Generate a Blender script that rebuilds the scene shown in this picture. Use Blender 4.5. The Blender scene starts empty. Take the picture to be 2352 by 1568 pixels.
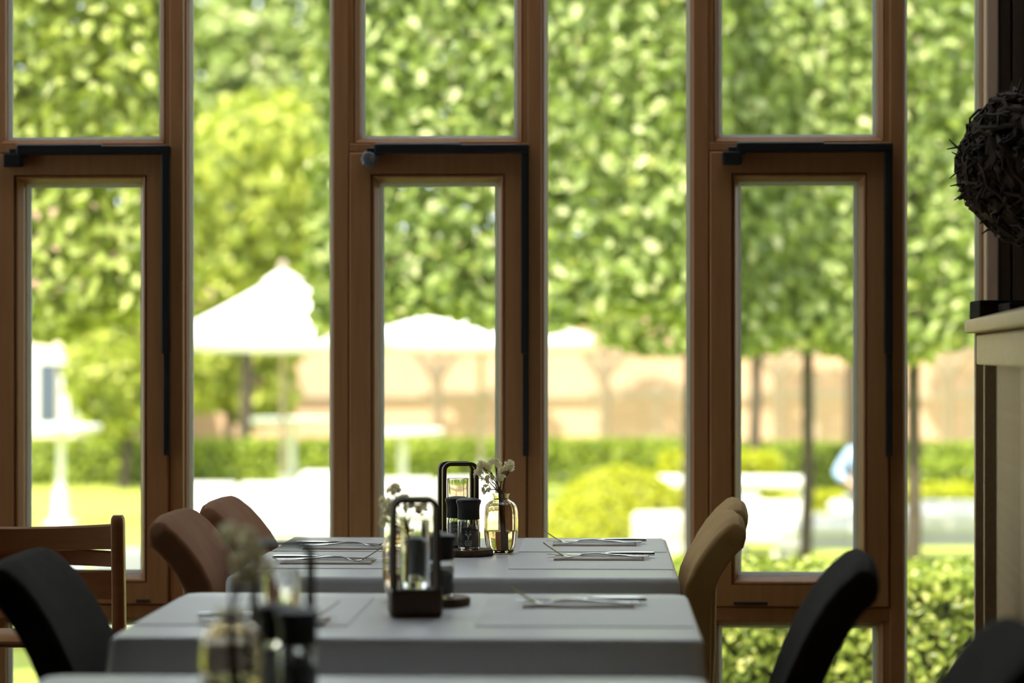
import bpy, bmesh, math, random
import numpy as np
from mathutils import Vector, Matrix

# ------------------------------------------------------------------ camera, world, sun, exposure
SC = bpy.context.scene
COL = SC.collection
R = math.radians
F = 85.0 / 36.0 * 2352          # focal length in pixels of the 2352 px wide frame
HOR = 815.0                     # horizon row
EYE = 1.15
YAW = R(2.21)
cam_d = bpy.data.cameras.new('camera'); cam = bpy.data.objects.new('camera', cam_d); COL.objects.link(cam)
cam.location = (0, 0, EYE); cam.rotation_euler = (R(90), 0, YAW)
cam_d.lens = 85.0; cam_d.sensor_width = 36.0; cam_d.shift_y = (HOR - 784) / 2352
cam_d.dof.use_dof = True; cam_d.dof.focus_distance = 4.82; cam_d.dof.aperture_fstop = 2.7
cam_d.clip_end = 400
SC.camera = cam

w = bpy.data.worlds.new('world'); SC.world = w; w.use_nodes = True
bg = w.node_tree.nodes['Background']; bg.inputs[0].default_value = (0.86, 0.93, 1.0, 1); bg.inputs[1].default_value = 1.5
sun_d = bpy.data.lights.new('sun', 'SUN'); sun_d.energy = 5.6; sun_d.angle = R(0.6); sun_d.color = (1.0, 0.90, 0.74)
sun = bpy.data.objects.new('sun', sun_d); COL.objects.link(sun)
sun.rotation_euler = (R(36), 0, R(-32)); sun.location = (-8, -10, 20)
SC.view_settings.view_transform = 'Standard'; SC.view_settings.look = 'None'
SC.view_settings.gamma = 1; SC.view_settings.use_curve_mapping = False
SC.view_settings.exposure = 1.08

# ------------------------------------------------------------------ pixel helpers (camera rays)
CY, SY = math.cos(YAW), math.sin(YAW)
def ray(px, py):
    a = (px - 1176) / F; b = (HOR - py) / F
    return Vector((a * CY - SY, a * SY + CY, b))
O = Vector((0, 0, EYE))
def atD(px, py, D): return O + ray(px, py) * D
def atY(px, py, Y): d = ray(px, py); return O + d * (Y / d.y)
def atZ(px, py, Z): d = ray(px, py); return O + d * ((Z - EYE) / d.z)
G = -0.85                       # garden ground level
def ground(px, D, z=G):         # point on the ground below a pixel column, D metres out
    p = atD(px, HOR, D); return Vector((p.x, p.y, z))

# ------------------------------------------------------------------ materials
def nodes(name):
    m = bpy.data.materials.new(name); m.use_nodes = True
    nt = m.node_tree; return m, nt, nt.nodes, nt.links, nt.nodes['Principled BSDF']
def mat(name, c, rough=0.6, metal=0.0, c2=None, scale=8.0, stretch=(1, 1, 1), bump=0.0, bscale=None, sheen=0.0, coat=0.0, detail=4.0, spec=0.5):
    m, nt, N, L, b = nodes(name)
    b.inputs['Base Color'].default_value = (*c, 1); b.inputs['Roughness'].default_value = rough
    b.inputs['Metallic'].default_value = metal; b.inputs['Specular IOR Level'].default_value = spec
    if sheen: b.inputs['Sheen Weight'].default_value = sheen
    if coat: b.inputs['Coat Weight'].default_value = coat
    if c2 is not None or bump:
        tc = N.new('ShaderNodeTexCoord'); mp = N.new('ShaderNodeMapping'); L.new(tc.outputs['Object'], mp.inputs[0])
        mp.inputs['Scale'].default_value = stretch
        nz = N.new('ShaderNodeTexNoise'); nz.inputs['Scale'].default_value = scale; nz.inputs['Detail'].default_value = detail
        L.new(mp.outputs[0], nz.inputs['Vector'])
        if c2 is not None:
            r = N.new('ShaderNodeValToRGB'); r.color_ramp.elements[0].position = 0.3; r.color_ramp.elements[1].position = 0.7
            r.color_ramp.elements[0].color = (*c, 1); r.color_ramp.elements[1].color = (*c2, 1)
            L.new(nz.outputs[0], r.inputs[0]); L.new(r.outputs[0], b.inputs['Base Color'])
        if bump:
            nb = nz
            if bscale:
                nb = N.new('ShaderNodeTexNoise'); nb.inputs['Scale'].default_value = bscale; nb.inputs['Detail'].default_value = 3
                L.new(mp.outputs[0], nb.inputs['Vector'])
            bp = N.new('ShaderNodeBump'); bp.inputs['Strength'].default_value = bump; bp.inputs['Distance'].default_value = 0.004
            L.new(nb.outputs[0], bp.inputs['Height']); L.new(bp.outputs[0], b.inputs['Normal'])
    return m
def leafmat(name, ramp, trans=0.42, gloss=0.03):
    m, nt, N, L, b = nodes(name); N.remove(b)
    g = N.new('ShaderNodeNewGeometry'); r = N.new('ShaderNodeValToRGB')
    els = r.color_ramp.elements
    while len(els) < len(ramp): els.new(0.5)
    for e, (p, c) in zip(els, ramp): e.position = p; e.color = (*c, 1)
    L.new(g.outputs['Random Per Island'], r.inputs[0])
    d = N.new('ShaderNodeBsdfDiffuse'); t = N.new('ShaderNodeBsdfTranslucent'); gl = N.new('ShaderNodeBsdfGlossy')
    gl.inputs['Roughness'].default_value = 0.38; gl.inputs['Color'].default_value = (1, .97, .8, 1)
    tm = N.new('ShaderNodeMix'); tm.data_type = 'RGBA'; tm.blend_type = 'MULTIPLY'; tm.inputs[0].default_value = 1
    tm.inputs[7].default_value = (1.0, 1.0, 0.55, 1); L.new(r.outputs[0], tm.inputs[6])
    L.new(r.outputs[0], d.inputs[0]); L.new(tm.outputs[2], t.inputs[0])
    m1 = N.new('ShaderNodeMixShader'); m1.inputs[0].default_value = trans; L.new(d.outputs[0], m1.inputs[1]); L.new(t.outputs[0], m1.inputs[2])
    m2 = N.new('ShaderNodeMixShader'); m2.inputs[0].default_value = gloss; L.new(m1.outputs[0], m2.inputs[1]); L.new(gl.outputs[0], m2.inputs[2])
    L.new(m2.outputs[0], N['Material Output'].inputs[0]); return m
def glassmat(name, c=(1, 1, 1), ior=1.45, rough=0.0):
    m, nt, N, L, b = nodes(name); N.remove(b)
    g = N.new('ShaderNodeBsdfGlass'); g.inputs['Color'].default_value = (*c, 1); g.inputs['IOR'].default_value = ior; g.inputs['Roughness'].default_value = rough
    L.new(g.outputs[0], N['Material Output'].inputs[0]); return m
def panemat(name, tint=(0.97, 0.985, 0.97), dust=0.005):
    m, nt, N, L, b = nodes(name); N.remove(b)
    tr = N.new('ShaderNodeBsdfTransparent'); tr.inputs[0].default_value = (*tint, 1)
    gl = N.new('ShaderNodeBsdfGlossy'); gl.inputs['Roughness'].default_value = 0.02
    fr = N.new('ShaderNodeFresnel'); fr.inputs[0].default_value = 1.45
    m1 = N.new('ShaderNodeMixShader'); L.new(fr.outputs[0], m1.inputs[0]); L.new(tr.outputs[0], m1.inputs[1]); L.new(gl.outputs[0], m1.inputs[2])
    df = N.new('ShaderNodeBsdfTranslucent'); df.inputs[0].default_value = (0.9, 0.9, 0.9, 1)
    m2 = N.new('ShaderNodeMixShader'); m2.inputs[0].default_value = dust; L.new(m1.outputs[0], m2.inputs[1]); L.new(df.outputs[0], m2.inputs[2])
    L.new(m2.outputs[0], N['Material Output'].inputs[0]); return m
def frostmat(name, c, t=.5):
    m, nt, N, L, b = nodes(name); N.remove(b)
    d = N.new('ShaderNodeBsdfDiffuse'); tr = N.new('ShaderNodeBsdfTranslucent'); d.inputs[0].default_value = (*c, 1); tr.inputs[0].default_value = (*c, 1)
    mx = N.new('ShaderNodeMixShader'); mx.inputs[0].default_value = t; L.new(d.outputs[0], mx.inputs[1]); L.new(tr.outputs[0], mx.inputs[2])
    L.new(mx.outputs[0], N['Material Output'].inputs[0]); return m
def brickmat(name, c1, c2, mortar, scale=1.0):
    m, nt, N, L, b = nodes(name); b.inputs['Roughness'].default_value = 0.9
    tc = N.new('ShaderNodeTexCoord'); mp = N.new('ShaderNodeMapping'); L.new(tc.outputs['Object'], mp.inputs[0])
    mp.inputs['Rotation'].default_value = (R(90), 0, 0)
    br = N.new('ShaderNodeTexBrick'); br.inputs['Color1'].default_value = (*c1, 1); br.inputs['Color2'].default_value = (*c2, 1); br.inputs['Mortar'].default_value = (*mortar, 1)
    br.inputs['Scale'].default_value = scale; br.inputs['Brick Width'].default_value = 0.23; br.inputs['Row Height'].default_value = 0.075; br.inputs['Mortar Size'].default_value = 0.008
    L.new(mp.outputs[0], br.inputs['Vector']); L.new(br.outputs[0], b.inputs['Base Color']); return m

M = {}
M['wood'] = mat('window_wood', (0.38, 0.172, 0.062), 0.5, c2=(0.45, 0.21, 0.080), scale=5, stretch=(14, 14, 1), bump=0.05)
M['pale_spacer'] = frostmat('spacer_plastic', (0.80, 0.80, 0.78), .6)
M['frosted'] = frostmat('skylight_diffuser', (0.84, 0.88, 0.93), .75)  # diffusing panes of the added roof window
M['seal'] = mat('rubber_seal', (0.02, 0.018, 0.016), 0.8)
M['black'] = mat('black_metal', (0.012, 0.012, 0.013), 0.45)
M['steel_highlight'] = mat('rod_highlight', (0.45, 0.47, 0.5), 0.35, 0.8)
M['zinc'] = mat('zinc_bracket', (0.32, 0.33, 0.34), 0.5, 0.6, c2=(0.1, 0.1, 0.1), scale=60)
M['pane'] = panemat('window_glass')
M['wall'] = mat('plaster', (0.085, 0.06, 0.042), 0.9, bump=0.1, scale=40)
M['ceil'] = mat('ceiling_paint', (0.16, 0.12, 0.08), 0.9)
M['floor'] = mat('oak_floor', (0.10, 0.06, 0.033), 0.5, c2=(0.14, 0.085, 0.05), scale=4, stretch=(10, 1, 1))
M['panel'] = mat('dark_panelling', (0.055, 0.034, 0.02), 0.6, c2=(0.085, 0.055, 0.03), scale=5, stretch=(14, 14, 1))
M['post'] = mat('beige_post', (0.60, 0.41, 0.28), 0.6, c2=(0.66, 0.46, 0.32), scale=6, stretch=(10, 10, 1))
M['cloth'] = mat('table_linen', (0.80, 0.80, 0.82), 0.36, bump=0.05, scale=500)
M['mat_paper'] = mat('placemat', (0.72, 0.71, 0.70), 0.5, c2=(0.80, 0.79, 0.78), scale=9, stretch=(1, 30, 1))
M['napkin'] = mat('napkin', (0.52, 0.36, 0.20), 0.8, c2=(0.58, 0.42, 0.25), scale=30)
M['napkin_sheen'] = mat('napkin_sheen', (0.74, 0.72, 0.68), 0.8)  # whitish top colour stands for light reflecting off the paper
M['steel'] = mat('cutlery_steel', (0.55, 0.55, 0.56), 0.16, 1.0)
M['walnut'] = mat('walnut', (0.055, 0.025, 0.010), 0.42, c2=(0.085, 0.040, 0.016), scale=8, stretch=(1, 12, 12))
M['bronze'] = mat('dark_strip', (0.055, 0.028, 0.013), 0.42, c2=(0.085, 0.045, 0.022), scale=14, spec=0.3)
M['bark'] = mat('bark', (0.05, 0.028, 0.015), 0.9, c2=(0.11, 0.065, 0.035), scale=60, bump=0.8)
M['slice'] = mat('wood_slice', (0.23, 0.15, 0.09), 0.7, c2=(0.31, 0.21, 0.13), scale=30)
M['cap'] = mat('mill_cap', (0.008, 0.008, 0.008), 0.45, spec=0.3)
M['glass'] = glassmat('clear_glass', (0.985, 0.99, 0.985))
M['vase_glass'] = glassmat('vase_glass', (0.975, 0.94, 0.885))
M['water'] = glassmat('water', (0.99, 0.97, 0.92), 1.33)
M['pepper'] = mat('peppercorns', (0.012, 0.010, 0.009), 0.7, c2=(0.05, 0.04, 0.03), scale=300, bump=0.8)
M['salt'] = frostmat('salt_crystals', (0.74, 0.73, 0.72), .55)
M['ink'] = mat('black_ink', (0.012, 0.012, 0.012), 0.6)
M['white_ink'] = mat('white_ink', (0.55, 0.55, 0.54), 0.6)
M['petal'] = frostmat('dry_petals', (0.95, 0.89, 0.66), .55)
M['stem'] = mat('dry_stem', (0.12, 0.10, 0.035), 0.8, c2=(0.16, 0.07, 0.04), scale=60)
M['suede'] = mat('brown_suede', (0.24, 0.10, 0.045), 0.85, c2=(0.31, 0.145, 0.07), scale=9, spec=0.2, bump=0.15, bscale=220)
M['camel'] = mat('camel_suede', (0.42, 0.255, 0.095), 0.85, c2=(0.52, 0.335, 0.14), scale=9, spec=0.2, bump=0.15, bscale=220)
M['char'] = mat('charcoal_fabric', (0.013, 0.010, 0.008), 0.95, c2=(0.020, 0.015, 0.012), scale=40, bump=0.25, bscale=400, spec=0.15)
M['chleg'] = mat('black_leg', (0.015, 0.014, 0.013), 0.5)
M['beech'] = mat('high_chair_wood', (0.36, 0.165, 0.065), 0.38, c2=(0.43, 0.21, 0.09), scale=5, stretch=(2, 14, 14))
M['cab'] = mat('cabinet_oak', (0.76, 0.55, 0.32), 0.55, c2=(0.82, 0.62, 0.38), scale=6, stretch=(2, 14, 14), bump=0.05)
M['cabdark'] = mat('cabinet_inside', (0.045, 0.034, 0.024), 0.8)
M['twig'] = mat('dark_twigs', (0.02, 0.012, 0.007), 0.85, c2=(0.075, 0.045, 0.026), scale=25)
M['web'] = mat('pale_fibre', (0.35, 0.32, 0.28), 0.9)
# garden
M['lawn'] = mat('lawn_grass', (0.26, 0.31, 0.03), 0.9, c2=(0.38, 0.42, 0.055), scale=1.6, detail=8, bump=0.3, bscale=60)
M['paving'] = mat('paving', (0.50, 0.46, 0.40), 0.9, c2=(0.60, 0.56, 0.50), scale=3)
M['garden_white'] = mat('white_coating', (0.70, 0.69, 0.66), 0.5)
M['cushion'] = mat('white_cushion', (0.62, 0.60, 0.56), 0.9, bump=0.2, scale=60)
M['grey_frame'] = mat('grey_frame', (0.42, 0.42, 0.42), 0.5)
M['canvas'] = mat('parasol_canvas', (0.84, 0.82, 0.77), 0.9)
M['pole'] = mat('parasol_pole', (0.42, 0.33, 0.25), 0.6)
M['bark_tree'] = mat('tree_bark', (0.05, 0.036, 0.024), 0.9, c2=(0.085, 0.063, 0.042), scale=14, bump=0.6)
M['bark_pale'] = mat('pale_bark', (0.20, 0.15, 0.10), 0.9, c2=(0.27, 0.21, 0.14), scale=14, bump=0.6)
M['brick'] = brickmat('garden_brick', (0.56, 0.33, 0.22), (0.64, 0.40, 0.28), (0.60, 0.50, 0.40))
M['render'] = mat('cream_render', (0.74, 0.65, 0.52), 0.9)
M['house_pane'] = mat('house_glass', (0.07, 0.09, 0.13), 0.1)
M['roof'] = mat('roof_tiles', (0.30, 0.19, 0.12), 0.9, c2=(0.36, 0.23, 0.15), scale=6)
M['skin'] = mat('skin', (0.55, 0.34, 0.25), 0.6)
M['shirt'] = mat('light_blue_shirt', (0.32, 0.45, 0.68), 0.9)
M['trousers'] = mat('slate_trousers', (0.045, 0.055, 0.08), 0.9)
M['hair'] = mat('brown_hair', (0.06, 0.035, 0.02), 0.8)
LIME = [(0.0, (0.095, 0.145, 0.028)), (0.4, (0.245, 0.335, 0.07)), (0.85, (0.50, 0.59, 0.22)), (1.0, (0.72, 0.72, 0.42))]
M['lime'] = leafmat('lime_leaves', LIME)
M['lime2'] = leafmat('lime_leaves_yellow', [(0.0, (0.12, 0.165, 0.02)), (0.5, (0.31, 0.38, 0.06)), (1.0, (0.60, 0.64, 0.22))])
M['fartree'] = leafmat('far_leaves', [(0.0, (0.18, 0.235, 0.03)), (0.5, (0.38, 0.44, 0.055)), (1.0, (0.62, 0.64, 0.14))])
M['box'] = leafmat('box_leaves', [(0.0, (0.13, 0.20, 0.02)), (0.5, (0.26, 0.34, 0.03)), (1.0, (0.40, 0.47, 0.05))], 0.3)
M['topiary'] = leafmat('topiary_leaves', [(0.0, (0.30, 0.33, 0.008)), (0.5, (0.42, 0.44, 0.012)), (1.0, (0.55, 0.56, 0.025))], 0.3)
M['near'] = leafmat('near_hedge_leaves', [(0.0, (0.09, 0.14, 0.02)), (0.4, (0.26, 0.34, 0.05)), (0.85, (0.50, 0.57, 0.13)), (1.0, (0.64, 0.64, 0.24))])
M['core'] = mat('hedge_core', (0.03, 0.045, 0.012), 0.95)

# ------------------------------------------------------------------ mesh helpers
def link(name, me, m, parent=None):
    o = bpy.data.objects.new(name, me); COL.objects.link(o)
    if m is not None and not me.materials: me.materials.append(M[m] if isinstance(m, str) else m)
    if parent is not None: o.parent = parent
    return o
def obj(name, bm, m, parent=None, smooth=False, auto=True):
    bmesh.ops.recalc_face_normals(bm, faces=bm.faces)
    if smooth:
        for f in bm.faces: f.smooth = True
        if auto:
            for e in bm.edges:
                if len(e.link_faces) == 2 and e.calc_face_angle(0) > R(38): e.smooth = False
    me = bpy.data.meshes.new(name); bm.to_mesh(me); bm.free()
    return link(name, me, m, parent)
def tag(o, label, cat, group=None):
    o['label'] = label; o['category'] = cat
    if group: o['group'] = group
    return o
def struct(o, label=None, cat=None):
    o['kind'] = 'structure'
    if label: o['label'] = label
    if cat: o['category'] = cat
    return o
def empty(name, loc=(0, 0, 0), rz=0.0, parent=None):
    o = bpy.data.objects.new(name, None); COL.objects.link(o); o.location = loc; o.rotation_euler = (0, 0, rz)
    o.empty_display_size = 0.05
    if parent is not None: o.parent = parent
    return o
def thing(name, label, cat, loc=(0, 0, 0), rz=0.0, group=None): return tag(empty(name, loc, rz), label, cat, group)
def box(bm, x0, x1, y0, y1, z0, z1, bev=0.0, seg=2):
    v = [bm.verts.new((x, y, z)) for x in (x0, x1) for y in (y0, y1) for z in (z0, z1)]
    fs = [bm.faces.new([v[i] for i in q]) for q in ((0, 1, 3, 2), (4, 6, 7, 5), (0, 4, 5, 1), (2, 3, 7, 6), (0, 2, 6, 4), (1, 5, 7, 3))]
    if bev:
        es = list({e for f in fs for e in f.edges})
        bmesh.ops.bevel(bm, geom=es, offset=bev, segments=seg, affect='EDGES', profile=0.5)
    return bm
def B(*a, **k): return box(bmesh.new(), *a, **k)
def loft(bm, secs, cap=True, closed=True):
    rows = [[bm.verts.new(p) for p in s] for s in secs]
    n = len(rows[0])
    for a, b in zip(rows, rows[1:]):
        for i in range(n if closed else n - 1):
            j = (i + 1) % n; bm.faces.new((a[i], a[j], b[j], b[i]))
    if cap:
        bm.faces.new(rows[0][::-1]); bm.faces.new(rows[-1])
    return rows
def lathe(bm, prof, n=32, c=(0, 0, 0), cap=True, rib=None):
    secs = []
    for r, z in prof:
        s = []
        for i in range(n):
            a = 2 * math.pi * i / n; k = r if rib is None else r * (1 + rib(a, z))
            s.append((c[0] + k * math.cos(a), c[1] + k * math.sin(a), c[2] + z))
        secs.append(s)
    loft(bm, secs, cap); return bm
def tube(bm, pts, rad, n=8, cap=True):
    pts = [Vector(p) for p in pts]; secs = []
    if not hasattr(rad, '__len__'): rad = [rad] * len(pts)
    up = None
    for i, p in enumerate(pts):
        t = (pts[min(i + 1, len(pts) - 1)] - pts[max(i - 1, 0)]).normalized()
        if up is None:
            up = Vector((0, 0, 1)) if abs(t.z) < 0.9 else Vector((1, 0, 0))
        s = t.cross(up).normalized(); up2 = s.cross(t).normalized(); up = up2
        secs.append([p + (s * math.cos(2 * math.pi * k / n) + up2 * math.sin(2 * math.pi * k / n)) * rad[i] for k in range(n)])
    loft(bm, secs, cap); return bm
def sup(w, h, n=24, e=4.0):     # superellipse loop
    out = []
    for i in range(n):
        a = 2 * math.pi * i / n; c, s = math.cos(a), math.sin(a)
        out.append((w * math.copysign(abs(c) ** (2 / e), c), h * math.copysign(abs(s) ** (2 / e), s)))
    return out
def rrect(hw, th, r):
    pts = []
    for cx, cy, a0 in ((hw - r, th - r, 0), (-hw + r, th - r, 90), (-hw + r, -th + r, 180), (hw - r, -th + r, 270)):
        pts += [(cx + r * math.cos(R(a0 + k * 30)), cy + r * math.sin(R(a0 + k * 30))) for k in range(4)]
        if a0 in (0, 180):
            s_ = 1 if a0 == 0 else -1
            pts += [(s_ * (hw - r) * q, s_ * th) for q in (.97, .75, .5, .25, 0, -.25, -.5, -.75, -.97)]
        else:
            s_ = -1 if a0 == 90 else 1
            pts += [(s_ * hw, (th - r) * q * -s_) for q in (.9, 0, -.9)]
    return pts
def ring(bm, x0, x1, z0, z1, prof):   # mitred rectangular frame in the xz plane, profile of (inset, y)
    cs = [[bm.verts.new((x, y, z)) for x, z, y in ((x0 + i, z0 + i, y), (x1 - i, z0 + i, y), (x1 - i, z1 - i, y), (x0 + i, z1 - i, y))] for i, y in prof]
    m = len(cs)
    for k in range(m):
        a, b = cs[k], cs[(k + 1) % m]
        for i in range(4):
            j = (i + 1) % 4; bm.faces.new((a[i], a[j], b[j], b[i]))
    return bm
def copy_tree(o, parent=None):
    c = o.copy(); COL.objects.link(c); c.parent = parent
    for ch in list(o.children): copy_tree(ch, c)
    return c

# ------------------------------------------------------------------ leaves
def leaf_mesh(name, P, Nn, size, rng, wid=0.62, jit=0.7, fold=0.22):
    n = len(P)
    Nn = Nn + rng.normal(0, jit, (n, 3)); Nn /= np.linalg.norm(Nn, axis=1)[:, None] + 1e-9
    T = rng.normal(0, 1, (n, 3)) + np.array((0, 0, -0.9)); T -= Nn * (T * Nn).sum(1)[:, None]; T /= np.linalg.norm(T, axis=1)[:, None] + 1e-9
    S = np.cross(Nn, T); L = size * rng.uniform(0.7, 1.25, n)[:, None]
    W = L * wid * 0.5
    v = np.stack([P - T * L * .5, P - T * L * .22 + S * W * .95 + Nn * L * fold * .5, P + T * L * .15 + S * W * .8 + Nn * L * fold * .45, P + T * L * .5 - Nn * L * .08,
                  P + T * L * .15 - S * W * .8 + Nn * L * fold * .45, P - T * L * .22 - S * W * .95 + Nn * L * fold * .5], 1).reshape(-1, 3)
    base = np.arange(n)[:, None] * 6
    f = np.concatenate([base + np.array([0, 1, 2, 3]), base + np.array([0, 3, 4, 5])], 1).reshape(-1, 4)
    me = bpy.data.meshes.new(name)
    me.vertices.add(len(v)); me.vertices.foreach_set('co', v.astype(np.float32).ravel())
    me.loops.add(f.size); me.loops.foreach_set('vertex_index', f.astype(np.int32).ravel())
    me.polygons.add(len(f)); me.polygons.foreach_set('loop_start', (np.arange(len(f)) * 4).astype(np.int32)); me.polygons.foreach_set('loop_total', np.full(len(f), 4, np.int32))
    me.update(); return me
def box_points(n, sx, sy, z0, z1, rng, depth=0.25, faces='fblrt', wob=0.06):
    """points near the faces of a box centred on x,y, with outward normals"""
    A = {'f': sx * (z1 - z0), 'b': sx * (z1 - z0), 'l': sy * (z1 - z0), 'r': sy * (z1 - z0), 't': sx * sy, 'u': sx * sy}
    tot = sum(A[k] for k in faces); P = []; Nn = []
    for k in faces:
        m = int(n * A[k] / tot); u = rng.uniform(-.5, .5, m); v = rng.uniform(0, 1, m); d = np.abs(rng.normal(0, depth, m)) - wob
        z = z0 + v * (z1 - z0)
        if k == 'f': p = np.stack([u * sx, -sy / 2 + d, z], 1); nn = (0, -1, .35)
        if k == 'b': p = np.stack([u * sx, sy / 2 - d, z], 1); nn = (0, 1, .35)
        if k == 'l': p = np.stack([-sx / 2 + d, u * sy, z], 1); nn = (-1, 0, .35)
        if k == 'r': p = np.stack([sx / 2 - d, u * sy, z], 1); nn = (1, 0, .35)
        if k == 't': p = np.stack([u * sx, (v - .5) * sy, z1 - d], 1); nn = (0, 0, 1)
        if k == 'u': p = np.stack([u * sx, (v - .5) * sy, z0 + d * .6], 1); nn = (0, 0, -1)
        P.append(p); Nn.append(np.tile(nn, (m, 1)))
    return np.concatenate(P), np.concatenate(Nn).astype(float)
def stuff(o): o['kind'] = 'stuff'; return o
LEAF_CACHE = {}
def leaf_parts(parent, P, Nn, size, matname, rng, count):
    """single leaves as objects of their own, sharing one of four meshes"""
    key = (matname, size)
    if key not in LEAF_CACHE:
        ms = []
        for k in range(4):
            me = leaf_mesh('leaf', np.zeros((1, 3)), np.array([[0., -1., .3]]), size, rng); me.materials.append(M[matname]); ms.append(me)
        LEAF_CACHE[key] = ms
    idx = rng.choice(len(P), min(count, len(P)), replace=False)
    for i in idx:
        o = bpy.data.objects.new('leaf', LEAF_CACHE[key][int(rng.integers(4))]); COL.objects.link(o); o.parent = parent
        o.location = P[i]; o.rotation_euler = rng.uniform(-.8, .8, 3)

# ================================================================== THE ROOM
YW = 5.55                       # inner face of the window wall (1 px is about 1 mm here)
YG = YW + 0.058                 # glass plane
def wx(px): return atY(px, HOR, YW).x
def wz(py): return atY(1000, py, YW).z
ZT, ZB, ZC = 3.45, 0.02, 3.56
X0, X1 = -3.6, 2.6
struct(obj('floor', B(X0, X1, -3.2, YW + .12, -0.12, 0.0), 'floor'))
RY0, RY1, RX0, RX1 = 4.45, 5.45, -1.8, 1.2
ce = struct(empty('ceiling'))
for a in ((X0 - .1, X1 + .1, -3.3, RY0), (X0 - .1, RX0, RY0, RY1), (RX1, X1 + .1, RY0, RY1), (X0 - .1, X1 + .1, RY1, YW + .16)):
    obj('ceiling_panel', B(*a, ZC, ZC + .18), 'ceil', ce)
rlw = struct(empty('window_11'))  # unseen frosted roof window, added to bring daylight onto the table tops
for i in range(4):
    xa = RX0 + (RX1 - RX0) * i / 4; xb = RX0 + (RX1 - RX0) * (i + 1) / 4
    obj('added_frosted_pane', B(xa + .02, xb - .02, RY0, RY1, ZC + .05, ZC + .056), 'frosted', rlw)
    obj('glazing_bar', B(xb - .02, xb + .02, RY0, RY1, ZC + .03, ZC + .08), 'wood', rlw)
struct(obj('wall_back', B(X0, X1, -3.3, -3.2, -0.12, ZC), 'wall'))
wl_ = struct(empty('wall_left')); SW = (4.1, 5.32, .12, 3.30)     # wall with a tall unseen side window, added to light the cabinet
for a in ((-3.3, SW[0], -.12, ZC), (SW[1], YW + .08, -.12, ZC), (SW[0], SW[1], -.12, SW[2]), (SW[0], SW[1], SW[3], ZC)):
    obj('wall_section', B(X0 - .1, X0, a[0], a[1], a[2], a[3]), 'wall', wl_)
sw_ = struct(empty('window_12'))
for y_ in (SW[0], (SW[0] + SW[1]) / 2 - .03, SW[1] - .06): obj('stile', B(X0 - .08, X0 - .02, y_, y_ + .06, SW[2], SW[3]), 'wood', sw_)
for z_ in (SW[2], SW[3] - .06): obj('rail', B(X0 - .079, X0 - .021, SW[0] + .06, SW[1] - .06, z_, z_ + .06), 'wood', sw_)
ym_ = (SW[0] + SW[1]) / 2
obj('glass_pane', B(X0 - .051, X0 - .049, SW[0] + .06, ym_ - .03, SW[2] + .06, SW[3] - .06), 'pane', sw_); obj('glass_pane', B(X0 - .051, X0 - .049, ym_ + .03, SW[1] - .06, SW[2] + .06, SW[3] - .06), 'pane', sw_)
struct(obj('wall_right', B(X1, X1 + .1, -3.3, YW + .08, -0.12, ZC), 'wall'))
struct(obj('trim_1', B(X0, X1, YW - .01, YW + .09, ZT, ZC), 'wood'))
struct(obj('wall_foundation', B(X0 - .1, X1 + .1, YW + .06, YW + .16, G - .05, ZB), 'paving'))
# panelled pier right of the glazing
pier0, pier1 = wx(2262), wx(2291)
struct(obj('trim_2', B(pier0, pier1, YW - .02, YW + .09, 0, ZT, .004), 'post'))
wr = struct(empty('wall_window_right'))
obj('backing', B(pier1, X1, YW + .02, YW + .09, 0, ZT), 'panel', wr)
bx_ = pier1
me0 = None
while bx_ < X1 - .02:
    bw = min(0.032, X1 - bx_)
    if me0 is None or bw < 0.0319:
        o = obj('board', B(0.001, bw - .003, 0, .03, 0.0, ZT, .003), 'panel', wr); me0 = o.data
    else:
        o = link('board', me0, None, wr)
    o.location = (bx_, YW - .01, 0); bx_ += 0.032

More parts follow.
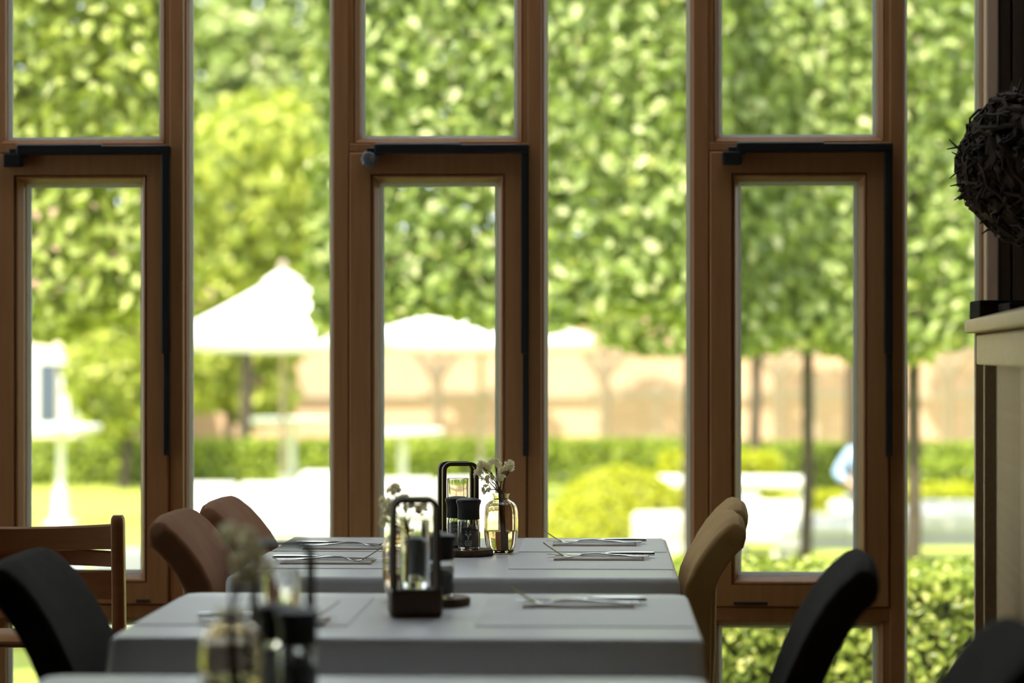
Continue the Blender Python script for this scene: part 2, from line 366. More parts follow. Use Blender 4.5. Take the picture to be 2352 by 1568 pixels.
# ---- opening windows
ZU0 = wz(316); ZT0 = wz(317); ZS1 = wz(350); ZS0 = wz(1390); ZL1 = wz(1411)
def column_window(n, xl, bracket, detail=True):
    W = 0.480
    root = struct(empty('window_%d' % n, (xl, 0, 0)))
    bm = bmesh.new()
    y0, y1 = YW, YW + .085
    box(bm, 0, .036, y0, y1, ZB, ZT, .003); box(bm, .448, W, y0, y1, ZB, ZT, .003)
    box(bm, .036, .448, y0 + .002, y1, ZS1 + .002, ZT0 - .012, .002)
    box(bm, .036, .448, y0 + .002, y1, ZL1 - .012, ZS0 - .002, .002)
    box(bm, .036, .448, y0, y1, ZB, ZB + .10, .003)
    fr = obj('frame', bm, 'wood', root)
    def light(name, x0, x1, z0, z1, wid):     # fixed light inside the frame: bead, spacer, glass
        b = obj('glazing_bead', ring(bmesh.new(), x0, x1, z0, z1, [(0, y0 + .004), (wid - .014, y0 + .004), (wid - .013, y0 + .010), (wid - .010, y0 + .007), (wid, y0 + .024), (wid, y1), (0, y1)]), 'wood', fr)
        obj('spacer', ring(bmesh.new(), x0 + wid, x1 - wid, z0 + wid, z1 - wid, [(0, YG - .008), (.009, YG - .006), (.009, YG + .006), (0, YG + .008)]), 'pale_spacer', fr)
        obj('glass_pane', B(x0 + wid, x1 - wid, YG - .001, YG + .001, z0 + wid, z1 - wid), 'pane', fr)
    light('upper', .036, .448, ZU0 - .024, ZT, .024)
    light('lower', .036, .448, ZB + .10, ZL1, .024)
    # sash
    sx0, sx1, w_ = .038, .446, .066
    ys = YW - .006
    sash = obj('sash', ring(bmesh.new(), sx0, sx1, ZS0, ZS1, [(0, ys + .004), (.003, ys), (.049, ys), (.050, ys + .008), (.053, ys + .008), (.054, ys + .002), (.058, ys + .004), (w_, ys + .026), (w_, y1 - .01), (0, y1 - .01)]), 'wood', root)
    obj('seal', ring(bmesh.new(), .0365, .4475, ZS0 - .0015, ZS1 + .0015, [(0, YW + .012), (.002, YW + .012), (.002, y1 - .02), (0, y1 - .02)]), 'seal', sash)
    obj('spacer', ring(bmesh.new(), sx0 + w_, sx1 - w_, ZS0 + w_, ZS1 - w_, [(0, YG - .008), (.009, YG - .006), (.009, YG + .006), (0, YG + .008)]), 'pale_spacer', sash)
    obj('glass_pane', B(sx0 + w_, sx1 - w_, YG - .001, YG + .001, ZS0 + w_, ZS1 - w_), 'pane', sash)
    # stay arm: black horizontal channel, vertical push rod, bracket, weep slots
    zc = wz(344)
    bm = bmesh.new(); box(bm, .098, .452, YW - .030, YW + .004, zc - .010, zc + .010, .003)
    box(bm, .080, .120, YW - .026, YW + .003, zc - .014, zc + .004, .003)
    obj('stay_channel', bm, 'black', root)
    obj('channel_highlight', B(.100, .296, YW - .031, YW - .008, zc + .0095, zc + .0135, .001), 'steel_highlight', root)  # thin metal strip standing for the silver highlight along the channel
    obj('push_rod_sleeve', B(.434, .452, YW - .028, YW - .002, wz(812), zc + .009, .003), 'black', root)
    obj('push_rod', B(.438, .4515, YW - .024, YW - .004, wz(1046), wz(811), .002), 'black', root)
    if bracket == 'zinc':
        bm = bmesh.new(); lathe(bm, [(.021, 0), (.021, .018), (.014, .024), (.006, .0245)], 8)
        bmesh.ops.rotate(bm, verts=bm.verts, cent=(0, 0, 0), matrix=Matrix.Rotation(R(90), 3, 'X')); bmesh.ops.translate(bm, verts=bm.verts, vec=(.086, YW - .004, wz(366)))
        obj('bracket', bm, 'zinc', root)
    else:
        bm = bmesh.new(); box(bm, .066, .110, YW - .030, YW - .005, wz(382), wz(351), .004); obj('bracket', bm, 'black', root)
    for a, b in ((.092, .170), (.372, .404)):
        bm = bmesh.new(); box(bm, a, b, YW - .0075, YW - .004, ZS0 + .004, ZS0 + .012, .0016); obj('weep_slot', bm, 'seal', root)
    return root
XA, XB, XC = wx(765) - (wx(1592) - wx(765)), wx(765), wx(1592)
PITCH = XB - XA
column_window(1, XA, 'black'); column_window(2, XB, 'zinc'); column_window(3, XC, 'black')
column_window(4, XA - PITCH, 'black'); column_window(5, XA - 2 * PITCH, 'black')
def fixed_window(n, x0, x1):
    root = struct(empty('window_%d' % n, (0, 0, 0)))
    obj('frame', ring(bmesh.new(), x0, x1, ZB, ZT, [(0, YW + .02), (.005, YW + .024), (.005, YW + .08), (0, YW + .08)]), 'wood', root)
    obj('spacer', ring(bmesh.new(), x0 + .004, x1 - .004, ZB + .004, ZT - .004, [(0, YG - .008), (.010, YG - .006), (.010, YG + .006), (0, YG + .008)]), 'pale_spacer', root)
    obj('glass_pane', B(x0 + .003, x1 - .003, YG - .001, YG + .001, ZB, ZT), 'pane', root)
fixed_window(6, XA + .48, XB); fixed_window(7, XB + .48, XC); fixed_window(8, XC + .48, pier0)
fixed_window(9, XA - PITCH + .48, XA); fixed_window(10, XA - 2 * PITCH + .48, XA - PITCH)
struct(obj('wall_window_left', B(X0, XA - 2 * PITCH, YW, YW + .09, 0, ZT), 'wall'))

# ------------------------------------------------------------------ tables
def table(x0, x1, y0, y1, label, clabel, seed, fl_=1.0):
    t = thing('dining_table', label, 'table', ((x0 + x1) / 2, (y0 + y1) / 2, 0))
    hx, hy = (x1 - x0) / 2 - .010, (y1 - y0) / 2 - .010
    obj('tabletop', B(-hx, hx, -hy, hy, .715, .7465, .004), 'walnut', t)
    obj('apron', B(-hx + .10, hx - .10, -hy + .004, hy - .004, .675, .7155), 'walnut', t)
    for sx in (-1, 1):
        for sy in (-1, 1):
            bm = bmesh.new(); cx, cy = sx * (hx - .16), sy * (hy - .020)
            loft(bm, [[(cx + a, cy + b, z) for a, b in sup(k, k, 12, 5)] for z, k in ((0, .015), (.4, .017), (.7155, .0185))]); obj('leg', bm, 'walnut', t, True)
    # cloth
    rng = random.Random(seed); bm = bmesh.new(); n = 160; X, Y = (x1 - x0) / 2, (y1 - y0) / 2
    ph = [rng.uniform(0, 6.28) for _ in range(4)]
    def loop(out, z, amp):
        pts = []
        for i in range(n):
            a = 2 * math.pi * (i + .5) / n
            px, py = math.cos(a), math.sin(a)
            k = 1 / max(abs(px) , abs(py)); qx, qy = px * k, py * k       # on the unit square
            corner = min(abs(qx), abs(qy)) ** 6
            wv = amp * (0.5 * math.sin(7 * a + ph[0]) + 0.5 * math.sin(13 * a + ph[1]) + 1.6 * corner)
            r = 0.02
            ex, ey = X + out + wv, Y + out + wv
            x, y = qx * ex, qy * ey
            # rounded corners
            cx, cy = ex - r, ey - r
            if abs(x) > cx and abs(y) > cy:
                d = math.hypot(abs(x) - cx, abs(y) - cy)
                if d > r: x = math.copysign(cx + (abs(x) - cx) * r / d, x); y = math.copysign(cy + (abs(y) - cy) * r / d, y)
            pts.append((x, y, z))
        return pts
    secs = [loop(-.010, .7500, 0), loop(-.004, .7490, 0), loop(0, .7455, 0), loop(.0025, .738, 0), loop(.003, .70, .0015 * fl_), loop(.0035, .66, .003 * fl_), loop(.004, .61, .005 * fl_), loop(.0045, .555, .008 * fl_)]
    rows = loft(bm, secs, cap=False); bm.faces.new(rows[0][::-1])
    c = obj('tablecloth', bm, 'cloth', None, True, False)
    c.location = ((x0 + x1) / 2, (y0 + y1) / 2, 0)
    c.data.polygons[-1].use_smooth = False
    tag(c, clabel, 'tablecloth'); return t
T1 = (-.686, .132, 4.35, 5.29); T2 = (-.706, .137, 3.41, 4.06); T3 = (-.70, .125, 2.20, 3.01)
table(*T1, 'wooden dining table under the white cloth, the one nearest the windows', 'white tablecloth set for four, with ribbed vase and sharp salt and pepper mills', 1, .35)
table(*T2, 'wooden dining table set for two between the other two clothed tables', 'white tablecloth set for two on the middle table, lantern in its centre', 2)
table(*T3, 'wooden dining table farthest from the windows, under a shaded cloth', 'shaded white tablecloth on the table farthest from the windows', 3)

TZ = .7502
def slab_thing(name, x0, x1, y0, y1, z0, z1, m, label, cat, group=None, rz=0):
    t = obj(name, B(-(x1 - x0) / 2, (x1 - x0) / 2, -(y1 - y0) / 2, (y1 - y0) / 2, 0, z1 - z0, min(.0006, (z1 - z0) * .3), seg=1), m)
    t.location = ((x0 + x1) / 2, (y0 + y1) / 2, z0); t.rotation_euler = (0, 0, rz)
    return tag(t, label, cat, group)
def fork_mesh():
    bm = bmesh.new()
    st = [(0, .0040, .0085, .0018), (.004, .0042, .0105, .002), (.03, .0042, .0095, .002), (.07, .0062, .0055, .0019), (.10, .0092, .0036, .0018), (.125, .0082, .0034, .0018), (.142, .0042, .0060, .0014), (.155, .0026, .0110, .0011), (.168, .0052, .0120, .0010)]
    loft(bm, [[(x, a, z + b) for a, b in sup(wd, th, 10, 2.6)] for x, z, wd, th in st])
    for k in range(4):
        y = -.0092 + k * .00613
        loft(bm, [[(x, y * s + a, z + b) for a, b in sup(wd, .0009, 6, 3)] for x, z, wd, s in ((.165, .0046, .0026, 1), (.178, .0108, .0017, 1), (.193, .0205, .0014, .98), (.206, .0300, .0007, .96))])
    return bm
def knife_mesh():
    bm = bmesh.new()
    st = [(0, .005, .0085, .0034), (.004, .0052, .0098, .004), (.04, .0052, .0090, .0042), (.085, .005, .0075, .0036), (.100, .0045, .0068, .0022), (.105, .004, .0090, .0012), (.15, .0036, .0102, .0009), (.195, .003, .0085, .0007), (.212, .0027, .0040, .0005)]
    loft(bm, [[(x, a - (.002 if x > .1 else 0), z + b) for a, b in sup(wd, th, 10, 2.4)] for x, z, wd, th in st])
    return bm
fork0 = knife0 = None
def cutlery(kind, x, y, z, rz, label, group):
    global fork0, knife0
    if kind == 'fork':
        if fork0 is None: o = fork0 = obj('fork', fork_mesh(), 'steel', None, True)
        else: o = fork0.copy(); COL.objects.link(o)
    else:
        if knife0 is None: o = knife0 = obj('knife', knife_mesh(), 'steel', None, True)
        else: o = knife0.copy(); COL.objects.link(o)
    o.location = (x, y, z); o.rotation_euler = (0, 0, rz); tag(o, label, kind, group); return o
def setting(x0, x1, y0, y1, side, where, yk=None, hx=None):
    """placemat, napkin, fork and knife; side +1: the diner sits at the +x side"""
    g = 'place settings'
    slab_thing('placemat', x0, x1, y0, y1, TZ, TZ + .0012, 'mat_paper', 'pale grey placemat ' + where, 'placemat', 'placemats on the set tables')
    cy = (y0 + y1) / 2 if yk is None else yk
    end = (x1 - .045 if hx is None else hx) if side > 0 else (x0 + .045 if hx is None else hx)
    nx0, nx1 = (end - .185, end - .010) if side > 0 else (end + .010, end + .185)
    nz = TZ + .0013
    t = thing('paper_napkin', 'folded tan paper napkin ' + where, 'napkin', ((nx0 + nx1) / 2, cy, nz), 0, 'folded paper napkins')
    hxn = (nx1 - nx0) / 2
    obj('lower_fold', B(-hxn, hxn, -.055, .055, 0, .0016), 'napkin', t)
    obj('upper_fold', B(-hxn + .001, hxn - .004, -.052, .054, .0017, .003), 'napkin_sheen', t)
    rz = math.pi if side > 0 else 0
    cutlery('fork', end, cy - .028, nz + .003, rz + R(1.5), 'steel fork with upturned tines ' + where, 'forks on the set tables')
    cutlery('knife', end + (.012 * side), cy + .018, nz + .003, rz - R(1), 'steel table knife ' + where, 'knives on the set tables')
setting(-.181, .127, 4.51, 4.885, 1, 'in front of the camel chair, near the vase', 4.745, .085)
setting(-.176, .124, 4.905, 5.27, 1, 'by the window pane, far camel chair side', 5.10, .075)
setting(-.682, -.375, 4.51, 4.885, -1, 'in front of the nearer brown chair', 4.64, -.63)
setting(-.680, -.378, 4.905, 5.27, -1, 'in front of the farther brown chair beside the windows', 4.99, -.63)
setting(-.192, .131, 3.555, 3.965, 1, 'on the middle table by the black chair', 3.86, .055)
setting(-.70, -.38, 3.555, 3.965, -1, 'on the middle table, on the high chair side', 3.60, -.60)
slab_thing('placemat', -.19, .118, 2.45, 2.86, TZ, TZ + .0012, 'mat_paper', 'pale placemat on the shaded table farthest from the windows', 'placemat', 'placemats on the set tables')

# ------------------------------------------------------------------ lanterns, mills, vases
def lantern(p, rz, label, s=1.0):
    t = thing('candle_lantern', label, 'lantern', (p.x, p.y, TZ), rz, 'wooden lanterns on the tables')
    bl = obj('base', B(-.040, .040, -.038, .038, 0, .042, .006, seg=3), 'walnut', t, True)
    for y in (-.0235, .0235):
        pts = []; hw, H, r = .0335, .177, .013
        for a in range(7): pts.append((-hw + r - r * math.cos(R(15 * a)), H - r + r * math.sin(R(15 * a))))
        path = [(-hw, .004), (-hw, .09)] + pts + [(-x, z) for x, z in pts[::-1]] + [(hw, .09), (hw, .004)]
        bm = bmesh.new(); secs = []
        for i, (x, z) in enumerate(path):
            a, b = path[max(i - 1, 0)], path[min(i + 1, len(path) - 1)]
            tx, tz = b[0] - a[0], b[1] - a[1]; l = math.hypot(tx, tz); nx, nz = -tz / l, tx / l
            secs.append([(x + nx * u, y + v, z + nz * u) for u, v in ((.0038, .0075), (-.0038, .0075), (-.0038, -.0075), (.0038, -.0075))])
        loft(bm, secs); obj('handle', bm, 'bronze', t, True)
    g = tag(obj('glass_tumbler', lathe(bmesh.new(), [(.0005, .001), (.0215, .0), (.0228, .003), (.0230, .1035), (.0222, .1045), (.0213, .1035), (.0210, .010), (.0005, .009)], 40), 'glass', None, True),
            'clear glass cylinder inside the lantern ' + label.split(' bent handles ')[1], 'glass', 'glass cylinders in the lanterns')
    g.location = (p.x, p.y, TZ + .0422); return t
def text_on_cyl(s, size, r, z, m, parent, sx=1.0, a0=0.0, name='lettering', weight=0.0):
    c = bpy.data.curves.new('t', 'FONT'); c.body = s; c.size = size; c.align_x = 'CENTER'; c.resolution_u = 2; c.offset = weight
    o = bpy.data.objects.new('t', c); COL.objects.link(o)
    dg = bpy.context.evaluated_depsgraph_get(); me = bpy.data.meshes.new_from_object(o.evaluated_get(dg))
    bpy.data.objects.remove(o); me.name = name
    bm = bmesh.new(); bm.from_mesh(me); bmesh.ops.triangulate(bm, faces=bm.faces)
    for v in bm.verts:
        a = v.co.x * sx / r + a0; v.co = Vector((r * math.sin(a), -r * math.cos(a), z + v.co.y))
    bm.to_mesh(me); bm.free()
    return link(name, me, m, parent)
def mill(p, z, rz, kind, label, detail=True):
    t = thing(kind + '_mill', label, 'pepper mill' if kind == 'pepper' else 'salt mill', (p.x, p.y, z), rz, 'salt and pepper mills')
    j = obj('jar', lathe(bmesh.new(), [(.0005, .002), (.019, .0), (.0212, .002), (.0216, .010), (.0216, .058), (.019, .063), (.019, .066), (.0178, .066), (.0178, .062), (.0202, .057), (.0202, .009), (.018, .006), (.0005, .0055)], 40), 'glass', t, True)
    h = .043 if kind == 'pepper' else .052
    obj('filling', lathe(bmesh.new(), [(.0004, .0057), (.0178, .0062), (.0199, .0095), (.0199, h - .004), (.013, h - .001), (.0004, h)], 28), kind, t, True)
    obj('cap', lathe(bmesh.new(), [(.0004, .0605), (.0205, .0605), (.0222, .061), (.0218, .078), (.0225, .088), (.0248, .0945), (.0252, .0975), (.0242, .0995), (.016, .1025), (.006, .1035), (.0004, .1036)], 40), 'cap', t, True)
    if detail:
        if kind == 'salt':
            for s, sz, zz, k in (('ORYX', .0098, .0475, 1.0), ('DESERT', .0072, .0408, 1.0), ('SALT', .0105, .0315, 1.0)):
                text_on_cyl(s, sz, .0219, zz, 'ink', t, k, 0, weight=.00018)
            for k in range(9):
                bm = bmesh.new(); zz = .0275 - k * .0025; wd = .0085 - .001 * (k % 3)
                loft(bm, [[(.0219 * math.sin(a), -.0219 * math.cos(a), zz), (.0219 * math.sin(a), -.0219 * math.cos(a), zz + .0008)] for a in np.linspace(-wd / .0219, wd / .0219, 8)], False, False)
                obj('small_print', bm, 'ink', t)
        else:
            for s, sz, zz in (('ORYX', .0054, .0165), ('BLACK', .0046, .0124), ('PEPPER', .0042, .0085)):
                text_on_cyl(s, sz, .0219, zz, 'white_ink', t, 1.0, 0, weight=.00006)
            # antelope head emblem: long horns, ears and a narrow face
            bm = bmesh.new()
            def poly(pts):
                vs = []
                for x, zz in pts:
                    a = x / .0219; vs.append(bm.verts.new((.0219 * math.sin(a), -.0219 * math.cos(a), zz)))
                bm.faces.new(vs)
            for s in (-1, 1):
                poly([(s * .0006, .0300), (s * .0016, .0300), (s * .0056, .0405), (s * .0050, .0407)])
                poly([(s * .0018, .0300), (s * .0048, .0335), (s * .0068, .0330), (s * .0054, .0303)])
                poly([(s * .0004, .0295), (s * .0028, .0295), (s * .0016, .0262), (s * .0004, .0255)])
            poly([(-.0012, .0252), (.0012, .0252), (.0015, .0225), (0, .0212), (-.0015, .0225)])
            obj('emblem', bm, 'white_ink', t)
    return t
def wood_slice(p, r, label):
    rng = random.Random(int(r * 1e5)); ph = [rng.uniform(0, 6.28) for _ in range(3)]
    t = thing('wood_slice', label, 'coaster', (p.x, p.y, TZ), 0, 'round wood slices under the mills')
    wob = lambda a, z: .03 * math.sin(3 * a + ph[0]) + .015 * math.sin(7 * a + ph[1]) + .01 * math.sin(17 * a + ph[2])
    obj('bark_rim', lathe(bmesh.new(), [(r * .96, .0002), (r, .003), (r, .0095), (r * .97, .0125), (r * .945, .0125), (r * .945, .0002)], 60, rib=wob), 'bark', t, True)
    obj('wood_disc', lathe(bmesh.new(), [(.001, 0), (r * .945, .0002), (r * .945, .0127), (.001, .0128)], 60, rib=wob), 'slice', t, True)
    return .0129
def vase(p, label, group, flowers, seed=0):
    t = thing('glass_vase', label, 'vase', (p.x, p.y, TZ), 0, group)
    def rib(a, z): return -.022 * abs(math.cos(6 * a + .4)) ** 5 if .003 < z < .1055 else 0
    outer = [(.0005, .001), (.020, .0), (.0240, .002), (.0265, .006), (.0315, .018), (.0342, .0385), (.0345, .0645), (.0338, .084), (.0312, .096), (.0265, .1025), (.0195, .1065), (.0155, .109), (.0148, .112), (.0162, .1165), (.0178, .1205)]
    inner = [(.0160, .1205), (.0145, .1165), (.0130, .112), (.0135, .108), (.0175, .1045), (.0245, .1003), (.0290, .0945), (.0315, .084), (.0323, .0645), (.0320, .0385), (.0293, .019), (.0245, .0085), (.0005, .007)]
    obj('body', lathe(bmesh.new(), outer + inner, 96, rib=rib), 'vase_glass', t, True)
    wl = [(.0005, .0072), (.0238, .0088), (.0290, .0193), (.0316, .0385), (.0318, .0452), (.0005, .0452)]
    obj('water', lathe(bmesh.new(), wl, 72, rib=lambda a, z: -.005), 'water', t, True)
    rng = random.Random(seed); out = []
    for k, (hx, hz, hy, big) in enumerate(flowers):
        s = thing('dried_flower', 'dried white flower sprig with branching stem ' + group.split('|')[-1], 'flower', (p.x, p.y, TZ), 0, 'dried flowers ' + group.split('|')[-1])
        a = rng.uniform(0, 6.28); foot = (rng.uniform(-.004, .008) + .004, rng.uniform(-.006, .006), .010)
        neck = (rng.uniform(-.006, .006), rng.uniform(-.006, .006), .118)
        P0, P1, P2 = Vector(foot), Vector(neck), Vector((hx, hy, hz))
        mid = P1.lerp(P2, .5) + Vector((0, 0, .006))
        pts = [P0, P0.lerp(P1, .5), P1, P1.lerp(P2, .28) + Vector((0, 0, .004)), mid, P2]
        tube_bm = tube(bmesh.new(), pts, [.0021, .0019, .0014, .0011, .0009, .0007], 6)
        obj('stem', tube_bm, 'stem', s, True)
        for b in range(2 if big else 1):
            bm = tube(bmesh.new(), [mid, mid.lerp(P2, .6) + Vector((rng.uniform(-.008, .008), rng.uniform(-.006, .006), 0)), P2 + Vector((rng.uniform(-.011, .011), rng.uniform(-.008, .008), rng.uniform(-.008, .004)))], [.0008, .0007, .0005], 5)
            obj('twig', bm, 'stem', s, True)
        nfl = 14 if big else 8; rad = .0115 if big else .0085
        for f in range(nfl):
            d = Vector((rng.gauss(0, 1), rng.gauss(0, 1), rng.gauss(.35, .8))).normalized()
            c = P2 + d * rad * rng.uniform(.45, 1.0)
            bm = bmesh.new()
            ax = d.orthogonal().normalized(); ay = d.cross(ax)
            for q in range(5):
                an = q * 1.2566 + rng.uniform(-.2, .2); u = ax * math.cos(an) + ay * math.sin(an); v = d.cross(u)
                L_ = .0056 * rng.uniform(.8, 1.2); W_ = .0029
                b0, b1, b2, b3, b4 = c, c + u * L_ * .55 + v * W_ + d * .001, c + u * L_ + v * W_ * .6 + d * .0024, c + u * L_ - v * W_ * .6 + d * .0024, c + u * L_ * .55 - v * W_ + d * .001
                bm.faces.new([bm.verts.new(x) for x in (b0, b1, b2, b3, b4)])
            bmesh.ops.create_icosphere(bm, subdivisions=1, radius=.0021, matrix=Matrix.Translation(c - d * .0008))
            obj('blossom', bm, 'petal', s, True)
    return t

# set on the table nearest the windows
pl = atZ(1051, 1264, TZ); pl.y += .02; lantern(pl, R(14), 'dark wooden lantern with two bent handles behind the sharp salt mill')
ps = atZ(1070, 1277, TZ); ps.y += .02
hs = wood_slice(ps, .053, 'round bark-edged wood slice beside the ribbed vase near the windows')
q = atZ(1054, 1268, TZ); q.y = ps.y + .028; mill(q, TZ + hs, R(3), 'salt', 'glass salt mill with black printed lettering on the wood slice')
q = atZ(1081, 1270, TZ); q.y = ps.y - .021; mill(q, TZ + hs, R(2), 'pepper', 'glass pepper mill with pale antelope emblem, beside the salt mill')
pv = atZ(1150, 1272, TZ); pv.y += .02
def fl(px, py, d=0.0, big=True):
    D = (pv.y) / CY; a = atD(px, py, D); return (a.x - pv.x, a.z - TZ, d, big)
vase(pv, 'ribbed clear glass vase half full of water beside the wood slice', 'ribbed vases|in the vase near the windows',
     [fl(1106, 1072), fl(1122, 1076, .01), fl(1137, 1065, -.006), fl(1171, 1068, .004), fl(1098, 1090, -.01), fl(1125, 1100, -.004, False), fl(1117, 1124, -.014, False), fl(1156, 1082, .012, False), fl(1153, 1098, -.008, False)], 5)
# set on the middle table
pl2 = atZ(953, 1412, TZ); lantern(pl2, R(9), 'dark wooden lantern with two bent handles on the middle table')
ps2 = atZ(1005, 1388, TZ)
hs = wood_slice(ps2, .0535, 'round bark-edged wood slice behind the middle table lantern')
q = ps2.copy(); q.x += .006; q.y += -.020; mill(q, TZ + hs, R(-20), 'pepper', 'blurred pepper mill with black cap on the middle table', False)
q = ps2.copy(); q.x += -.03; q.y += .02; mill(q, TZ + hs, R(40), 'salt', 'blurred salt mill with black cap on the middle table', False)
pv2 = atZ(926, 1374, TZ)
pv = pv2
vase(pv2, 'ribbed clear glass vase behind the middle table lantern', 'ribbed vases|in the vase on the middle table',
     [fl(905, 1128), fl(885, 1155, .01), fl(893, 1175, -.01, False), fl(925, 1150, .01), fl(940, 1165, -.006, False), fl(968, 1170, .004), fl(882, 1200, 0, False)], 8)
# set on the table farthest from the windows
pl3 = atD(648, 0, 2.86); lantern(pl3, R(10), 'dark wooden lantern with two bent handles on the shaded table')
ps3 = atD(672, 0, 2.745)
hs = wood_slice(ps3, .0525, 'round bark-edged wood slice in front of the shaded table lantern')
q = atD(684, 0, 2.718); mill(q, TZ + hs, R(-5), 'pepper', 'strongly blurred pepper mill with black cap on the shaded table', False)
q = atD(636, 0, 2.771); mill(q, TZ + hs, R(25), 'salt', 'strongly blurred salt mill beside the shaded table lantern', False)
pv3 = atD(532, 0, 2.66); pv = pv3
vase(pv3, 'ribbed clear glass vase beside the shaded table lantern', 'ribbed vases|in the vase on the shaded table',
     [fl(520, 1228), fl(560, 1240, .01), fl(585, 1275, -.01), fl(540, 1290, .01), fl(575, 1320, -.006), fl(600, 1300, .004), fl(555, 1330, -.012)], 11)

# ------------------------------------------------------------------ upholstered chairs
PROFS = {   # side profile of the back, (height, offset); chairs pushed in at the window table stand upright below its edge
    'suede': [(.40, -.312), (.48, -.318), (.56, -.322), (.64, -.325), (.69, -.331), (.727, -.341), (.760, -.358), (.788, -.378), (.810, -.397), (.824, -.4135)],
    'camel': [(.40, -.330), (.48, -.338), (.56, -.342), (.64, -.343), (.69, -.345), (.727, -.351), (.760, -.364), (.788, -.381), (.810, -.398), (.824, -.4135)],
    'char': [(.40, -.262), (.48, -.274), (.56, -.291), (.64, -.314), (.69, -.331), (.727, -.347), (.760, -.364), (.788, -.381), (.810, -.398), (.824, -.4135)]}
def make_chair(mname):
    t = empty('upholstered_chair'); PROF = PROFS[mname]; so = .05 if mname == 'char' else .012 if mname == 'suede' else 0
    # back
    bm = bmesh.new(); secs = []
    for i, (z, x) in enumerate(PROF):
        a, b = PROF[max(i - 1, 0)], PROF[min(i + 1, len(PROF) - 1)]
        dz, dx = b[0] - a[0], b[1] - a[1]; l = math.hypot(dz, dx); nx, nz = dz / l, -dx / l
        v = (z - .40) / .43
        hw = .198 - .013 * max(0, v - .55) / .45; th = .028 - .003 * v * v
        sec = []
        for yy, nn in rrect(hw, th, .009):
            conc = .010 * (yy / hw) ** 2 * (1 - .3 * v)
            drop = -.012 * max(0, abs(yy) / hw - .55) ** 2 / .2 * v ** 3
            sec.append((x + nx * nn + conc, yy, z + nz * nn + drop))
        secs.append(sec)
    z, x = PROF[-1]; # rounded roll at the top
    for k, (s, up) in enumerate(((.86, .010), (.55, .0175), (.2, .0205))):
        sec = []
        for yy, nn in rrect(.185 * (1 - .025 * (k + 1)), .025 * s, .009 * s):
            hw = .185; conc = .010 * (yy / hw) ** 2 * .7; drop = -.012 * max(0, abs(yy) / hw - .55) ** 2 / .2
            sec.append((x - .004 * (k + 1) + .8 * nn + conc, yy, z + up + .55 * nn + drop))
        secs.append(sec)
    loft(bm, secs); back = obj('backrest', bm, mname, t, True, False)
    # piping along the two side edges
    # seat
    bm = bmesh.new()
    loft(bm, [[(-.113 + so + a, b, z) for a, b in sup(wx_, wy_, 28, 4.5)] for z, wx_, wy_ in ((.405, .195, .165), (.412, .210, .180), (.45, .216, .185), (.478, .212, .182), (.488, .195, .168))])
    obj('seat', bm, mname, t, True, False)
    obj('underframe', B(-.28, .05, -.15, .15, .385, .407, .004), 'chleg', t)
    for sx in (-1, 1):
        for sy in (-1, 1):
            obj('leg', tube(bmesh.new(), [(-.113 + sx * .14, sy * .135, .39), (-.113 + sx * .175, sy * .165, .0)], [.016, .010], 10), 'chleg', t, True)
    return t
protos = {}
def chair(mname, x, y, rz, label):
    if mname not in protos: o = protos[mname] = make_chair(mname)
    else: o = copy_tree(protos[mname])
    o.location = (x, y, 0); o.rotation_euler = (0, 0, rz); tag(o, label, 'chair', 'upholstered chairs'); return o
NUB = .43
chair('suede', -.850 + NUB, 4.63, R(0), 'brown suede chair at the window table, second from the glass')
chair('suede', -.827 + NUB, 5.045, R(0), 'brown suede chair at the window table, closest to the glass')
chair('camel', .260 - NUB, 4.63, R(180), 'camel suede chair with curled top at the window table, away from the glass')
chair('camel', .290 - NUB, 5.045, R(179), 'camel suede chair mostly hidden behind its twin, closest to the glass')
chair('char', .405 - NUB, 3.69, R(177), 'black fabric chair drawn back from the middle table, below the right windows')
chair('char', -.905 + NUB, 3.66, R(2), 'black fabric chair at the middle table, in front of the wooden high chair')
chair('char', .482 - NUB, 2.70, R(178), 'black fabric chair at the shaded table, below the slatted cabinet')

# ------------------------------------------------------------------ wooden high chair
hc_p = atD(268, 1300, 5.0)
hc = thing('wooden_high_chair', 'brown ladder-back wooden high chair standing before the left window', 'high chair', (hc_p.x - .215, hc_p.y, 0), R(4))
lean = lambda z: -.10 * (z - .8)          # the posts lean
for s in (-1, 1):
    bm = bmesh.new()
    prof = sup(.0135, .021, 16, 6)
    loft(bm, [[(s * .215 + a * k, lean(z) + b * k, z) for a, b in prof] for z, k in ((.012, 1), (.4, 1), (.80, 1), (.812, .93), (.818, .7))]); obj('post', bm, 'beech', hc, True)
    obj('runner', B(s * .215 - .014, s * .215 + .014, -.28, .14, 0, .032, .006), 'beech', hc, True)
def slat(z0, z1, bow, sag, name='back_slat'):
    bm = bmesh.new(); secs = []
    for i in range(15):
        u = -1 + 2 * i / 14; x = u * .204; yc = bow * (1 - u * u) + lean((z0 + z1) / 2); dz = -sag * (1 - u * u)
        secs.append([(x, yc - .008, z0 + dz * .4), (x, yc + .008, z0 + dz * .4), (x, yc + .008, z1 + dz - .004), (x, yc + .003, z1 + dz), (x, yc - .004, z1 + dz), (x, yc - .008, z1 + dz - .004)])
    loft(bm, secs); obj(name, bm, 'beech', hc, True)
def hz(py): return atD(200, py, 5.0).z
slat(hz(1262), hz(1204), .030, .008); slat(hz(1303), hz(1267), .045, -.004); slat(hz(1378), hz(1312), .012, .0)
obj('seat', B(-.203, .203, -.20, .03, hz(1462), hz(1446), .006), 'beech', hc, True)
obj('footrest', B(-.203, .203, -.25, .02, .28, .298, .006), 'beech', hc, True)
obj('cross_bar', B(-.203, .203, -.012, .012, .10, .135, .004), 'beech', hc, True)

